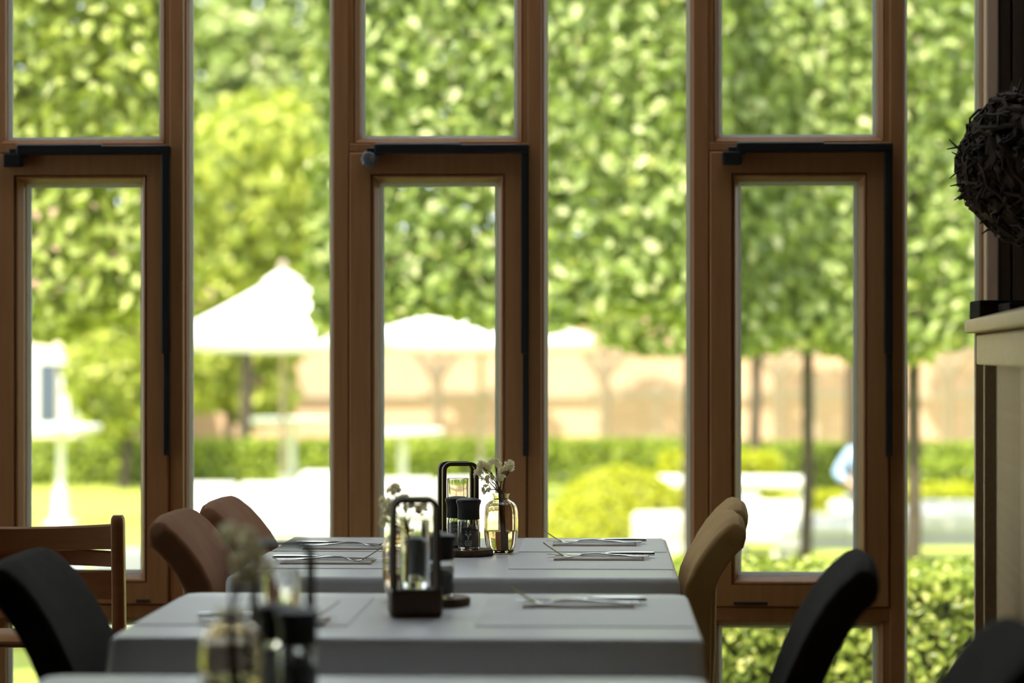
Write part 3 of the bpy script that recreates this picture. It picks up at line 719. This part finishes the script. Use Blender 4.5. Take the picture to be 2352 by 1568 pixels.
# ------------------------------------------------------------------ cabinet at the right, box on it, hanging twig ball
fa = atD(2215, HOR, 4.60); na = atD(2352, HOR, 3.38)
ang = math.atan2(na.y - fa.y, na.x - fa.x)
cab = thing('slatted_cabinet', 'tall pale oak cabinet with slatted doors and thick overhanging top', 'cabinet', (fa.x, fa.y, 0), ang)
# local x runs along the front towards the camera, local +y into the cabinet, front at y = 0.016
Lc, Dc = 1.9, .40
zt1 = 1.15 + 80 / F * 4.6; zt0 = 1.15 + 50 / F * 4.6
obj('top', B(0, Lc, 0, Dc, zt0, zt1, .005), 'cab', cab, True)
obj('side_panel', B(.01, .035, .018, Dc - .01, 0, zt0, .002), 'cab', cab); obj('side_panel', B(Lc - .04, Lc - .01, .02, Dc - .01, 0, zt0, .002), 'cab', cab)
obj('back_panel', B(.03, Lc - .03, Dc - .03, Dc - .01, .05, zt0), 'cabdark', cab)
obj('carcass', B(.036, Lc - .04, .06, Dc - .03, .05, zt0 - .001), 'cabdark', cab)
zr0 = 1.15 - 23 / F * 4.3
obj('top_rail', B(.12, Lc - .05, .014, .034, zr0, zt0 - .005, .003), 'cab', cab, True)
obj('plinth', B(.03, Lc - .04, .03, .06, 0, .08), 'cabdark', cab)
def door(u0, u1):
    d = obj('door', B(u0, u1, .045, .056, .085, zr0 - .004, .001), 'cabdark', cab)
    obj('stile', B(u0, u0 + .016, .018, .0455, .085, zr0 + .01, .002), 'cab', d); obj('stile', B(u1 - .04, u1, .018, .0455, .085, zr0 + .01, .002), 'cab', d)
    n = 13; s0, s1 = u0 + .255, u1 - .043
    base = None
    for i in range(n):
        if base is None: sl = obj('slat', B(0, .020, 0, .030, .10, zr0 + .005, .002, seg=1), 'cab', d); base = sl.data
        else: sl = link('slat', base, None, d)
        sl.location = (s0 + (s1 - s0) * i / n, .0215, 0)
door(.24, 1.03); door(1.05, 1.84)
bkp = atD(2250, HOR, 4.38)
bk = obj('dark_box', B(0, .30, 0, .12, 0, .033, .003), 'char'); tag(bk, 'flat black box lying on the cabinet top', 'box'); bk.location = (bkp.x, bkp.y, zt1 + .0002)
bk2 = obj('dark_tray', B(0, .24, -.13, -.005, 0, .026, .003), 'char'); tag(bk2, 'thin black tray beside the flat black box', 'tray'); bk2.location = (bkp.x + .032, bkp.y, zt1 + .0002)

tb_c = atD(2378, 382, 4.45); tb = thing('twig_ball', 'dark hanging ball of woven roots and twigs beside the last window', 'ornament', tb_c)
rng = random.Random(4); bmT = bmesh.new(); Rb = .142
def arc(bm, rr, half, rad, n=8, wob=.012):
    ax = Vector((rng.gauss(0, 1), rng.gauss(0, 1), rng.gauss(0, 1))).normalized(); u = ax.orthogonal().normalized(); v = ax.cross(u); a0 = rng.uniform(0, 6.28)
    pts = [(u * math.cos(a0 + half * (2 * i / n - 1)) + v * math.sin(a0 + half * (2 * i / n - 1)) + ax * rng.uniform(-wob, wob) * 6) * (rr + rng.uniform(-wob, wob)) for i in range(n + 1)]
    tube(bm, pts, [rad * (1 - .5 * abs(2 * i / n - 1)) for i in range(n + 1)], 5)
for i in range(420): arc(bmT, Rb * rng.uniform(.82, .99), rng.uniform(.25, .9), rng.uniform(.0025, .0075))
stuff(obj('woven_roots', bmT, 'twig', tb, True))
bmT = bmesh.new()
for i in range(160):   # bark flakes filling the shell
    d = Vector((rng.gauss(0, 1), rng.gauss(0, 1), rng.gauss(0, 1))).normalized(); u = d.orthogonal().normalized(); u = (Matrix.Rotation(rng.uniform(0, 6.28), 3, d) @ u); v = d.cross(u)
    c = d * Rb * rng.uniform(.84, .96); a, b = rng.uniform(.018, .04), rng.uniform(.010, .02)
    pts = [c + u * a + v * b * .3, c + u * a * .4 + v * b + d * .004, c - u * a * .7 + v * b * .7, c - u * a - v * b * .4 + d * .006, c - u * a * .2 - v * b, c + u * a * .8 - v * b * .7]
    f = bmesh.ops.extrude_face_region(bmT, geom=[bmT.faces.new([bmT.verts.new(p) for p in pts])])
    bmesh.ops.translate(bmT, verts=[e for e in f['geom'] if isinstance(e, bmesh.types.BMVert)], vec=-d * .004)
stuff(obj('bark_flakes', bmT, 'twig', tb))
bmT = bmesh.new()
for i in range(70):
    d = Vector((rng.gauss(0, 1), rng.gauss(0, 1), rng.gauss(0, 1))).normalized(); t_ = d.orthogonal().normalized()
    t_ = Matrix.Rotation(rng.uniform(0, 6.28), 3, d) @ t_
    p = d * Rb * .96; tube(bmT, [p, p + d * .008 + t_ * .012, p + d * rng.uniform(.008, .03) + t_ * rng.uniform(.015, .03)], [.003, .0022, .001], 5)
stuff(obj('sticking_twigs', bmT, 'twig', tb, True))
bmT = bmesh.new()
for i in range(45): arc(bmT, Rb * 1.0, rng.uniform(.06, .16), .0009, 5, .004)
stuff(obj('pale_fibres', bmT, 'web', tb, True))
obj('cord', tube(bmesh.new(), [(0, 0, Rb * .9), (0, 0, ZC - tb_c.z)], .0025, 8), 'black', tb, True)

# ================================================================== THE GARDEN
NR = np.random.default_rng(7)
struct(obj('ground', B(-60, 60, YW + .15, 120, G - .4, G), 'lawn'), 'sunlit lawn of the garden', 'lawn')

def shrub_box(name, px0, px1, D, depth, z1, m, n, size, label, cat='hedge', group=None, faces='flrt', jit=.7, parts=0, z0=G, core=True, zc=None):
    a, b = ground(px0, D), ground(px1, D); c = (a + b) / 2; L_ = abs(b.x - a.x)
    t = thing(name, label, cat, (c.x, c.y + depth / 2, z0), 0, group)
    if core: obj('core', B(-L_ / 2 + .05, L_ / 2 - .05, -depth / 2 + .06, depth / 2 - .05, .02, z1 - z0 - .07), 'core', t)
    P, Nn = box_points(n, L_, depth, .0, z1 - z0, NR, size * .8, faces, size * .5)
    me = leaf_mesh('foliage', P, Nn, size, NR, jit=jit); stuff(link('foliage', me, m, t))
    if parts:
        fr = P[:, 1] < -depth / 2 + size; leaf_parts(t, P[fr], Nn[fr], size, m, NR, parts)
    return t
# hedge right outside the last windows
hz1 = atD(2150, 1340, 8.2).z
shrub_box('leafy_hedge', 1180, 3000, 8.15, .75, hz1, 'near', 26000, .046, 'leafy green hedge growing directly outside the right windows', parts=240, jit=.8, faces='flt')
# long low hedge before the brick wall
hz2 = atD(1000, 1018, 37).z
shrub_box('clipped_hedge', -300, 760, 37, .8, hz2, 'box', 5200, .11, 'long clipped low hedge behind the parasols, before the ivy-clad wall', faces='ft')
shrub_box('clipped_hedge', 790, 1635, 37, .8, hz2, 'box', 5200, .11, 'long clipped low hedge below the espalier trees', faces='ft')
shrub_box('clipped_hedge', 1655, 2400, 36, .8, hz2 - .02, 'box', 3800, .11, 'clipped low hedge in shade behind the slender trunks', faces='ft')
shrub_box('clipped_block', 1525, 1790, 30.5, 1.2, atD(1650, 1052, 30.5).z, 'topiary', 2600, .09, 'square clipped yellow-green block beside the white table', 'shrub', faces='flrt')
shrub_box('clipped_block', 1868, 1955, 28, .8, atD(1900, 1142, 28).z, 'topiary', 900, .08, 'small yellow-green clipped block behind the shaded sofa', 'shrub', faces='flrt')
shrub_box('clipped_block', 2100, 2260, 30, 1.2, atD(2150, 1068, 30).z, 'box', 1800, .09, 'green clipped block behind the sofa near the cabinet', 'shrub', faces='flrt')
shrub_box('clipped_block', 2085, 2250, 27, 1.0, atD(2150, 1125, 27).z, 'topiary', 1400, .08, 'low yellow-green block directly behind the far sofa', 'shrub', faces='flrt')
# topiary dome
dc = ground(1425, 24.6); dr = .80
t = thing('topiary_dome', 'round yellow-green clipped dome between the windows and the hedge', 'shrub', dc)
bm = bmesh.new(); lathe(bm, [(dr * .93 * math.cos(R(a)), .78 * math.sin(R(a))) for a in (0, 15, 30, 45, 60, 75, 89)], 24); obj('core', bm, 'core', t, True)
u = NR.uniform(0, 2 * math.pi, 7000); s = NR.uniform(0, 1, 7000); el = np.arcsin(s)
Nn = np.stack([np.cos(el) * np.cos(u), np.cos(el) * np.sin(u), np.sin(el)], 1); P = Nn * np.array((dr, dr, .86)) * NR.normal(.985, .015, 7000)[:, None]
stuff(link('foliage', leaf_mesh('foliage', P, Nn, .06, NR, jit=.5), 'topiary', t))

# brick wall, house
YB = 47.0; WX = ground(165, 42).x + .03      # the wall starts at the corner of the house
struct(obj('wall_garden', B(WX, 30, YB, YB + .3, G, G + 4.2), 'brick'), 'sunlit pink brick garden wall behind the hedge', 'wall')
struct(obj('wall_garden_coping', B(WX, 30, YB - .06, YB + .36, G + 4.2, G + 4.32), 'render'))
hp = ground(-60, 42); 
hx0, hx1 = ground(-700, 42).x, ground(165, 42).x
h = thing('garden_house', 'cream rendered house with dark window beyond the lawn', 'building', ((hx0 + hx1) / 2, 44.5, G))
hw = (hx1 - hx0) / 2
obj('wall', B(-hw, hw, -2.5, 2.5, 0, 3.2), 'render', h)
rf = bmesh.new(); loft(rf, [[(-hw - .3, -2.9, 3.1), (-hw - .3, 0, 5.2), (-hw - .3, 2.9, 3.1)], [(hw + .02, -2.9, 3.1), (hw + .02, 0, 5.2), (hw + .02, 2.9, 3.1)]]); obj('roof', rf, 'roof', h)
for wpx in (122, -330):
    wc = ground(wpx, 42).x - (hx0 + hx1) / 2; z0 = atD(100, 975, 42).z - G; z1 = atD(100, 832, 42).z - G
    f = obj('window', ring(bmesh.new(), wc - .42, wc + .42, z0 - .08, z1 + .08, [(0, -2.54), (.10, -2.54), (.10, -2.49), (0, -2.49)]), 'garden_white', h)
    obj('pane', B(wc - .33, wc - .02, -2.52, -2.50, z0, z1), 'house_pane', f); obj('pane', B(wc + .02, wc + .33, -2.52, -2.50, z0, z1), 'house_pane', f)
    obj('curtain', B(wc + .04, wc + .20, -2.526, -2.521, z0, z1 - .25), 'garden_white', f)

# espalier trees against the wall and their rails
def blob_leaves(c, r, n, size, m, parent, sq=(1, 1, 1), jit=.9):
    d = NR.normal(0, 1, (n, 3)); d /= np.linalg.norm(d, axis=1)[:, None]
    P = d * (NR.uniform(.45, 1, n) ** .5)[:, None] * np.array(r) + np.array(c)
    me = leaf_mesh('foliage', P, d + np.array((0, -.3, .4)), size, NR, jit=jit); return stuff(link('foliage', me, m, parent))
for px, lab in ((1003, 'pale forked espalier tree against the brick wall behind the second parasol'), (1387, 'pale forked espalier tree against the sunlit brick wall beyond the dome'), (1788, 'pale forked espalier tree against the brick wall behind the slender trunks'), (2175, 'pale forked espalier tree against the brick wall near the cabinet')):
    p = ground(px, 45.2); t = thing('espalier_tree', lab, 'tree', p, 0, 'espalier trees along the wall')
    z = lambda py: atD(px, py, 45.2).z - G
    obj('trunk', tube(bmesh.new(), [(0, 0, 0), (.02, 0, z(900)), (-.01, 0, z(862))], [.10, .09, .12], 10), 'bark_pale', t, True)
    for s in (-1, 1):
        obj('branch', tube(bmesh.new(), [(0, 0, z(868)), (s * .28, 0, z(825)), (s * .55, 0, z(775)), (s * .8, 0, z(700))], [.10, .065, .05, .03], 8), 'bark_pale', t, True)
    obj('branch', tube(bmesh.new(), [(0, 0, z(868)), (.03, 0, z(780)), (0, 0, z(690))], [.08, .05, .03], 8), 'bark_pale', t, True)
    blob_leaves((0, 0, z(640)), (1.15, .4, .75), 700, .2, 'fartree', t)
rl = thing('espalier_rail', 'brown horizontal rails along the brick wall', 'rail', (6, 46.4, G))
for py in (908, 812):
    obj('rail', B(-14, 20, -.04, .04, atD(1200, py, 45.6).z - G - .05, atD(1200, py, 45.6).z - G + .05), 'pole', rl)
for i in range(12): obj('rail_post', B(-14 + i * 3 - .04, -14 + i * 3 + .04, -.0, .08, 0, 1.6), 'pole', rl)

# parasols
def parasol(px, D, py_top, py_rim, half, label, rz):
    p = ground(px, D); t = thing('parasol', label, 'parasol', p, rz, 'white garden parasols')
    z = lambda py: atD(px, py, D).z - G
    zr, zt = z(py_rim), z(py_top)
    top = zt - .16
    for k in range(4):
        a0, a1 = math.pi / 2 * k - math.pi / 4, math.pi / 2 * k + math.pi / 4
        bm = bmesh.new(); rows = []
        for i in range(7):
            u = i / 6; r = .05 + (half * math.sqrt(2) - .05) * u; zz = top + (zr + .02 - top) * (u ** .9)
            row = []
            for j in range(9):
                v = j / 8; x = r * (math.cos(a0) * (1 - v) + math.cos(a1) * v); y = r * (math.sin(a0) * (1 - v) + math.sin(a1) * v)
                row.append((x, y, zz - .05 * u * math.sin(math.pi * v)))
            rows.append(row)
        rows.append([(x, y, zz - .16) for x, y, zz in rows[-1]])
        loft(bm, rows, False, False); pn = obj('canopy_panel', bm, 'canvas', t, True)
        md = pn.modifiers.new('thick', 'SOLIDIFY'); md.thickness = .004
    bm = bmesh.new(); lathe(bm, [(.26, top - .11), (.14, top - .02), (.04, top + .04), (.001, top + .045)], 4); obj('vent_cap', bm, 'canvas', t, True)
    bm = bmesh.new(); lathe(bm, [(.001, 0), (.05, .0), (.06, .06), (.045, .12), (.001, .15)], 12, (0, 0, top + .02)); obj('finial', bm, 'pole', t, True)
    obj('pole', tube(bmesh.new(), [(0, 0, .05), (0, 0, top + .04)], .035, 12), 'pole', t, True)
    for k in range(8):
        a = k * math.pi / 4; L_ = half * (math.sqrt(2) if k % 2 else 1) * .98
        obj('rib', tube(bmesh.new(), [(0, 0, top - .03), (math.cos(a) * L_, math.sin(a) * L_, zr - (.0 if k % 2 else .06))], .012, 6), 'pole', t)
    obj('hub', lathe(bmesh.new(), [(.05, zr - .1), (.06, zr - .06), (.06, zr), (.05, zr + .02)], 12), 'pole', t, True)
    b = obj('base', B(-.32, .32, -.32, .32, 0, .10, .02), 'garden_white', t); obj('socket', tube(bmesh.new(), [(0, 0, .1), (0, 0, .55)], .05, 12), 'garden_white', t, True)
parasol(650, 29.5, 598, 775, 1.30, 'white square parasol standing alone in the gap between the trees', R(6))
parasol(1105, 33.2, 640, 780, 1.46, 'white square parasol half hidden behind the lime tree leaves', R(-4))

# garden tables
def bar_table(px, D, pyt, wpx, label):
    p = ground(px, D); t = thing('bar_table', label, 'table', p, 0, 'white bar tables on the lawn'); H = atD(px, pyt, D).z - G; r = wpx / 2 / F * D
    obj('tabletop', lathe(bmesh.new(), [(.001, H - .07), (r * .97, H - .07), (r, H - .05), (r, H - .012), (r * .98, H), (.001, H)], 32), 'garden_white', t, True)
    obj('column', tube(bmesh.new(), [(0, 0, .03), (0, 0, .42)], [.105, .085], 14), 'garden_white', t, True); obj('stem', tube(bmesh.new(), [(0, 0, .42), (0, 0, H - .06)], .05, 12), 'garden_white', t, True)
    obj('foot', lathe(bmesh.new(), [(.001, 0), (.21, 0), (.21, .02), (.1, .05), (.001, .05)], 24), 'garden_white', t, True)
bar_table(140, 28.5, 976, 185, 'round white bar table before the cream house window')
bar_table(672, 31.5, 960, 190, 'round white bar table under the lone parasol')
bar_table(925, 29.2, 985, 190, 'round white bar table under the half hidden parasol')
p = ground(1670, 26.5); t = thing('garden_table', 'long white garden table beside the yellow-green dome', 'table', p, R(-3))
H = atD(1670, 1096, 26.5).z - G; hx_ = 195 / F * 26.5
obj('tabletop', B(-hx_, hx_, -.42, .42, H - .09, H, .015), 'garden_white', t)
for sx in (-1, 1):
    for sy in (-1, 1): obj('leg', B(sx * (hx_ - .12) - .035, sx * (hx_ - .12) + .035, sy * .33 - .035, sy * .33 + .035, 0, H - .085), 'garden_white', t)
def low_table(px, D, w_, d_, H, label):
    t = thing('coffee_table', label, 'table', ground(px, D), R(2), 'low garden tables')
    obj('tabletop', B(-w_ / 2, w_ / 2, -d_ / 2, d_ / 2, H - .06, H, .01), 'garden_white', t)
    for sx in (-1, 1):
        for sy in (-1, 1): obj('leg', B(sx * (w_ / 2 - .08) - .03, sx * (w_ / 2 - .08) + .03, sy * (d_ / 2 - .08) - .03, sy * (d_ / 2 - .08) + .03, 0, H - .055), 'garden_white', t)

def soft(x0, x1, y0, y1, z0, z1, r=.06):
    bm = bmesh.new(); box(bm, x0, x1, y0, y1, z0, z1, min(r, (x1 - x0) * .45, (y1 - y0) * .45, (z1 - z0) * .45), 3); return bm
def sofa(px, D, w_, rz, label, cat='sofa', bh=.66, frame='garden_white', cush='cushion', name='garden_sofa', ah=.52):
    t = thing(name, label, cat, ground(px, D), rz, 'white garden seating'); h2 = w_ / 2
    obj('base', B(-h2, h2, -.40, .40, .16, .28, .02), frame, t)
    obj('backrest', soft(-h2, h2, .24, .42, .26, bh, .07), cush, t, True)
    for s in (-1, 1):
        obj('armrest', soft(min(s * h2, s * (h2 - .14)), max(s * h2, s * (h2 - .14)), -.40, .30, .26, ah, .05), cush, t, True)
        for y in (-.34, .34): obj('leg', B(s * (h2 - .1) - .03, s * (h2 - .1) + .03, y - .03, y + .03, 0, .165), frame, t)
    n = max(1, round((w_ - .28) / .7)); cw = (w_ - .28) / n
    for i in range(n):
        obj('seat_cushion', soft(-h2 + .14 + i * cw + .004, -h2 + .14 + (i + 1) * cw - .004, -.41, .25, .275, .42, .05), cush, t, True)
        obj('back_cushion', soft(-h2 + .15 + i * cw, -h2 + .13 + (i + 1) * cw, .10, .27, .40, bh + .07, .06), cush, t, True)
    return t
sofa(545, 27.5, 1.75, R(4), 'white cushioned garden sofa below the lone parasol', 'sofa', .47)
sofa(732, 26.2, .95, R(-25), 'white garden armchair right of the sofa below the lone parasol', 'armchair', .66, name='garden_armchair')
low_table(600, 24.4, 1.75, .75, .44, 'low white table in front of the sofa under the lone parasol')
sofa(712, 22.9, .80, R(165), 'small white garden armchair facing the low table, seen from behind', 'armchair', .45, name='garden_armchair')
sofa(1005, 25.2, 1.6, R(8), 'white garden sofa behind the sharp lantern, right of the low table', 'sofa', .64)
sofa(1745, 24.2, .86, R(60), 'bright white garden armchair beside the long garden table', 'armchair', .53, name='garden_armchair')
sofa(1575, 22.6, .80, R(-70), 'bright white garden armchair in front of the yellow-green dome', 'armchair', .52, name='garden_armchair')
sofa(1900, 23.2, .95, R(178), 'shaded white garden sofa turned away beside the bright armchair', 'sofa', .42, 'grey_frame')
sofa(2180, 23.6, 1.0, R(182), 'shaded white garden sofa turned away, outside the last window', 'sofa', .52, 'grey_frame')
sofa(285, 16.2, .85, R(-20), 'white garden armchair on the lawn outside the left window', 'armchair', .62, name='garden_armchair')
sofa(60, 17.0, .85, R(20), 'white garden armchair on the lawn behind the wooden high chair', 'armchair', .50, name='garden_armchair')

# person sitting behind the shaded sofa
pp = ground(1992, 25.9)
sofa(1992, 26.0, .74, R(5), 'white garden armchair with the seated person on it', 'armchair', .42, name='garden_armchair', ah=.40)
per = thing('person', 'person in a light blue shirt and slate trousers sitting on a garden armchair', 'person', (pp.x, pp.y, G), R(5))
def skin_mesh(name, verts, edges, radii, m, sub=2, root=0):
    me = bpy.data.meshes.new(name); me.from_pydata(verts, edges, [])
    o = link(name, me, m, per); md = o.modifiers.new('skin', 'SKIN'); md.use_smooth_shade = True
    for i, r in enumerate(radii):
        sv = me.skin_vertices[0].data[i]; sv.radius = (r, r); sv.use_root = (i == root)
    s = o.modifiers.new('sub', 'SUBSURF'); s.levels = sub; s.render_levels = sub
    return o
bv = [(0, -.01, .535), (0, .0, .68), (0, .01, .90), (0, .02, 1.00), (0, .015, 1.07), (0, .005, 1.16), (0, .0, 1.25),
      (-.17, .02, .96), (-.33, .0, .73), (-.16, -.20, .60), (.17, .02, .96), (.30, .02, .73), (.15, -.20, .60),
      (-.09, -.02, .525), (-.115, -.40, .53), (-.13, -.42, .09), (-.13, -.53, .04), (.09, -.02, .525), (.115, -.40, .53), (.13, -.42, .09), (.13, -.53, .04)]
be = [(0, 1), (1, 2), (2, 3), (3, 4), (4, 5), (5, 6), (2, 7), (7, 8), (8, 9), (2, 10), (10, 11), (11, 12), (0, 13), (13, 14), (14, 15), (15, 16), (0, 17), (17, 18), (18, 19), (19, 20)]
br_ = [.13, .12, .13, .07, .05, .085, .06, .055, .042, .028, .055, .042, .028, .085, .065, .045, .03, .085, .065, .045, .03]
skin_mesh('body', bv, be, br_, 'skin')
skin_mesh('shirt', [bv[0], bv[1], bv[2], bv[7], bv[8], (-.24, -.11, .66), bv[10], bv[11], (.22, -.10, .66)], [(0, 1), (1, 2), (2, 3), (3, 4), (4, 5), (2, 6), (6, 7), (7, 8)], [.145, .14, .145, .075, .06, .045, .075, .06, .045], 'shirt')
skin_mesh('trousers', [bv[0], bv[13], bv[14], bv[15], bv[17], bv[18], bv[19]], [(0, 1), (1, 2), (2, 3), (0, 4), (4, 5), (5, 6)], [.145, .095, .077, .06, .095, .077, .06], 'trousers')
bm = bmesh.new(); bmesh.ops.create_uvsphere(bm, u_segments=20, v_segments=12, radius=1, matrix=Matrix.Translation((0, .03, 1.235)) @ Matrix.Diagonal((.088, .10, .105, 1)))
bmesh.ops.delete(bm, geom=[v for v in bm.verts if v.co.y < -.03 and v.co.z < 1.26], context='VERTS'); obj('hair', bm, 'hair', per, True, False)
for s in (-1, 1):
    bm = bmesh.new(); bmesh.ops.create_icosphere(bm, subdivisions=2, radius=.011, matrix=Matrix.Translation((s * .032, -.072, 1.19))); obj('eye', bm, 'hair', per, True)
    bm = bmesh.new(); loft(bm, [[(s * .13 + a, -.42 + y, .045 + b * k) for a, b in sup(.045, .045, 12, 3)] for y, k in ((.06, .9), (0, 1), (-.1, .8), (-.18, .45))]); obj('shoe', bm, 'hair', per, True)
    for f_ in range(5):
        bx0 = s * (.13 + (f_ - 2) * .018) if f_ else s * .185
        obj('finger', tube(bmesh.new(), [(bx0, -.21, .615), (bx0, -.26, .610), (bx0, -.285, .590)], [.011, .010, .007], 6), 'skin', per, True)
bm = tube(bmesh.new(), [(0, -.078, 1.18), (0, -.098, 1.155), (0, -.082, 1.148)], [.008, .013, .008], 8); obj('nose', bm, 'skin', per, True)
obj('mouth', B(-.022, .022, -.082, -.076, 1.122, 1.130, .002), 'roof', per)

# lime trees
def lime_tree(px, D, wid, dep, py_bot, z_top, n, size, m, label, parts=0, trunk_r=.05, off=0.0, group='clipped lime trees', pale=False):
    p = ground(px, D); t = thing('lime_tree', label, 'tree', p, 0, group)
    zb = atD(px, py_bot, D).z - G; rr = random.Random(int(px * 7 + D * 13))
    pts = [(rr.uniform(-.02, .02), rr.uniform(-.02, .02), z_top * k / 6) for k in range(7)]
    obj('trunk', tube(bmesh.new(), pts, [trunk_r * (1.15 - .09 * k) for k in range(7)], 10), 'bark_tree', t, True)
    z = zb + .2
    while z < z_top - .2:
        for s in (-1, 1):
            L_ = wid / 2 * rr.uniform(.7, .9)
            obj('branch', tube(bmesh.new(), [(0, 0, z), (off * .6 + s * L_ * .5, rr.uniform(-.1, .1), z + .10), (off * .8 + s * L_, rr.uniform(-.2, .2), z + .16)], [.022, .015, .006], 6), 'bark_tree', t, True)
        z += .55
    P, Nn = box_points(n, wid, dep, zb, z_top, NR, .20, 'fblrtu', .08)
    P[:, 0] += off
    low = P[:, 2] < zb + .25; P[low, 2] += (np.sin(P[low, 0] * 5 + px) * .07)
    stuff(link('foliage', leaf_mesh('foliage', P, Nn, size, NR, jit=.75), m, t))
    if parts:
        fr = (P[:, 1] < -dep / 2 + .08) & (np.abs(P[:, 0]) < 1.3); leaf_parts(t, P[fr], Nn[fr], size, m, NR, parts)
def ww(pxw, D): return pxw / F * D
lime_tree(-60, 14.6, ww(910, 14.6), 1.1, 735, 5.2, 17000, .105, 'lime2', 'clipped lime tree outside the left window with drooping leafy edge', 150)
lime_tree(1192, 15.2, ww(885, 15.2), 1.1, 728, 5.2, 16000, .105, 'lime', 'clipped lime tree whose trunk stands behind the middle opening window', 200)
lime_tree(2098, 16.4, ww(900, 16.4), 1.0, 800, 5.2, 16000, .105, 'lime', 'clipped lime tree with slim trunk outside the last window pane', 200, .045)
for px, D, bot, lab in ((1735, 33.6, 815, 'slender lime tree in the back row behind the long garden table'), (1957, 34.8, 815, 'slender lime tree in the back row beside the seated person')):
    lime_tree(px, D, .60, .5, bot, 4.6, 1500, .15, 'lime', lab, 0, .085, group='back row of lime trees')

lime_tree(1583, 18.7, 1.45, .8, 785, 5.4, 4600, .11, 'lime', 'lime tree with dark trunk standing beside the yellow-green dome', 0, .045)
lime_tree(1852, 20.6, 1.6, 1.5, 770, 5.6, 6000, .12, 'lime', 'lime tree with dark trunk standing behind the shaded garden sofas', 0, .05)
lime_tree(2330, 20.9, 1.5, 1.5, 770, 5.6, 5000, .12, 'lime', 'lime tree hidden behind the cabinet side of the garden', 0, .05)

# looser trees behind the gap
def loose_tree(px, D, blobs, trunk_r, m, size, n, label):
    p = ground(px, D); t = thing('leafy_tree', label, 'tree', p, 0, 'loose trees behind the parasols')
    zs = [atD(px, py, D).z - G for _, py, _ in blobs]
    obj('trunk', tube(bmesh.new(), [(0, 0, 0), (.08, 0, max(zs) * .45), (0, 0, max(zs))], [trunk_r, trunk_r * .7, .04], 10), 'bark_tree', t, True)
    for (bx, by, r), z in zip(blobs, zs):
        x = (bx - px) / F * D
        blob_leaves((x, NR.uniform(-.5, .5), z), (r, r * .8, r * .85), n, size, m, t)
        obj('branch', tube(bmesh.new(), [(0.02, 0, max(.6, z * .6)), (x * .6, 0, z * .85), (x, 0, z)], [.08, .05, .02], 6), 'bark_tree', t, True)
loose_tree(560, 40, [(480, 620, 1.1), (560, 500, 1.3), (660, 560, 1.0), (470, 420, 1.2), (600, 350, 1.3), (700, 420, 1.1)], .13, 'fartree', .26, 620, 'bright yellow-green tree behind the lone parasol')
loose_tree(520, 44, [(450, 850, 1.0), (540, 820, 1.1), (480, 740, 1.2), (590, 900, .8), (600, 760, 1.0)], .10, 'fartree', .24, 520, 'bright yellow-green bush against the wall under the lone parasol')
loose_tree(285, 36, [(255, 870, .62), (275, 800, .75), (270, 930, .60), (310, 900, .65), (330, 780, .8), (200, 770, .42)], .09, 'fartree', .20, 430, 'yellow-green young tree beside the cream house')
loose_tree(600, 55, [(430, 250, 2.4), (560, 150, 2.4), (700, 230, 2.4), (600, 380, 2.4), (480, 60, 2.2), (680, 40, 2.2), (800, 130, 2.4), (380, 150, 2.2)], .28, 'lime', .40, 560, 'tall green tree rising beyond the garden wall')
loose_tree(1250, 62, [(1000, 350, 2.6), (1200, 250, 2.8), (1400, 330, 2.6), (1150, 80, 2.6), (1350, 100, 2.6), (1500, 200, 2.4), (1050, 180, 2.4)], .3, 'lime', .42, 500, 'broad tall tree beyond the wall behind the limes')
loose_tree(1950, 54, [(1700, 350, 2.6), (1900, 250, 2.8), (2100, 330, 2.6), (1850, 80, 2.6), (2050, 100, 2.6), (2250, 200, 2.6)], .3, 'lime', .42, 500, 'broad tall tree beyond the wall near the cabinet side')
loose_tree(0, 63, [(-250, 350, 2.6), (-50, 250, 2.8), (150, 330, 2.6), (-100, 80, 2.6), (100, 100, 2.6), (250, 200, 2.4)], .3, 'lime', .42, 500, 'broad tall tree rising behind the cream house')
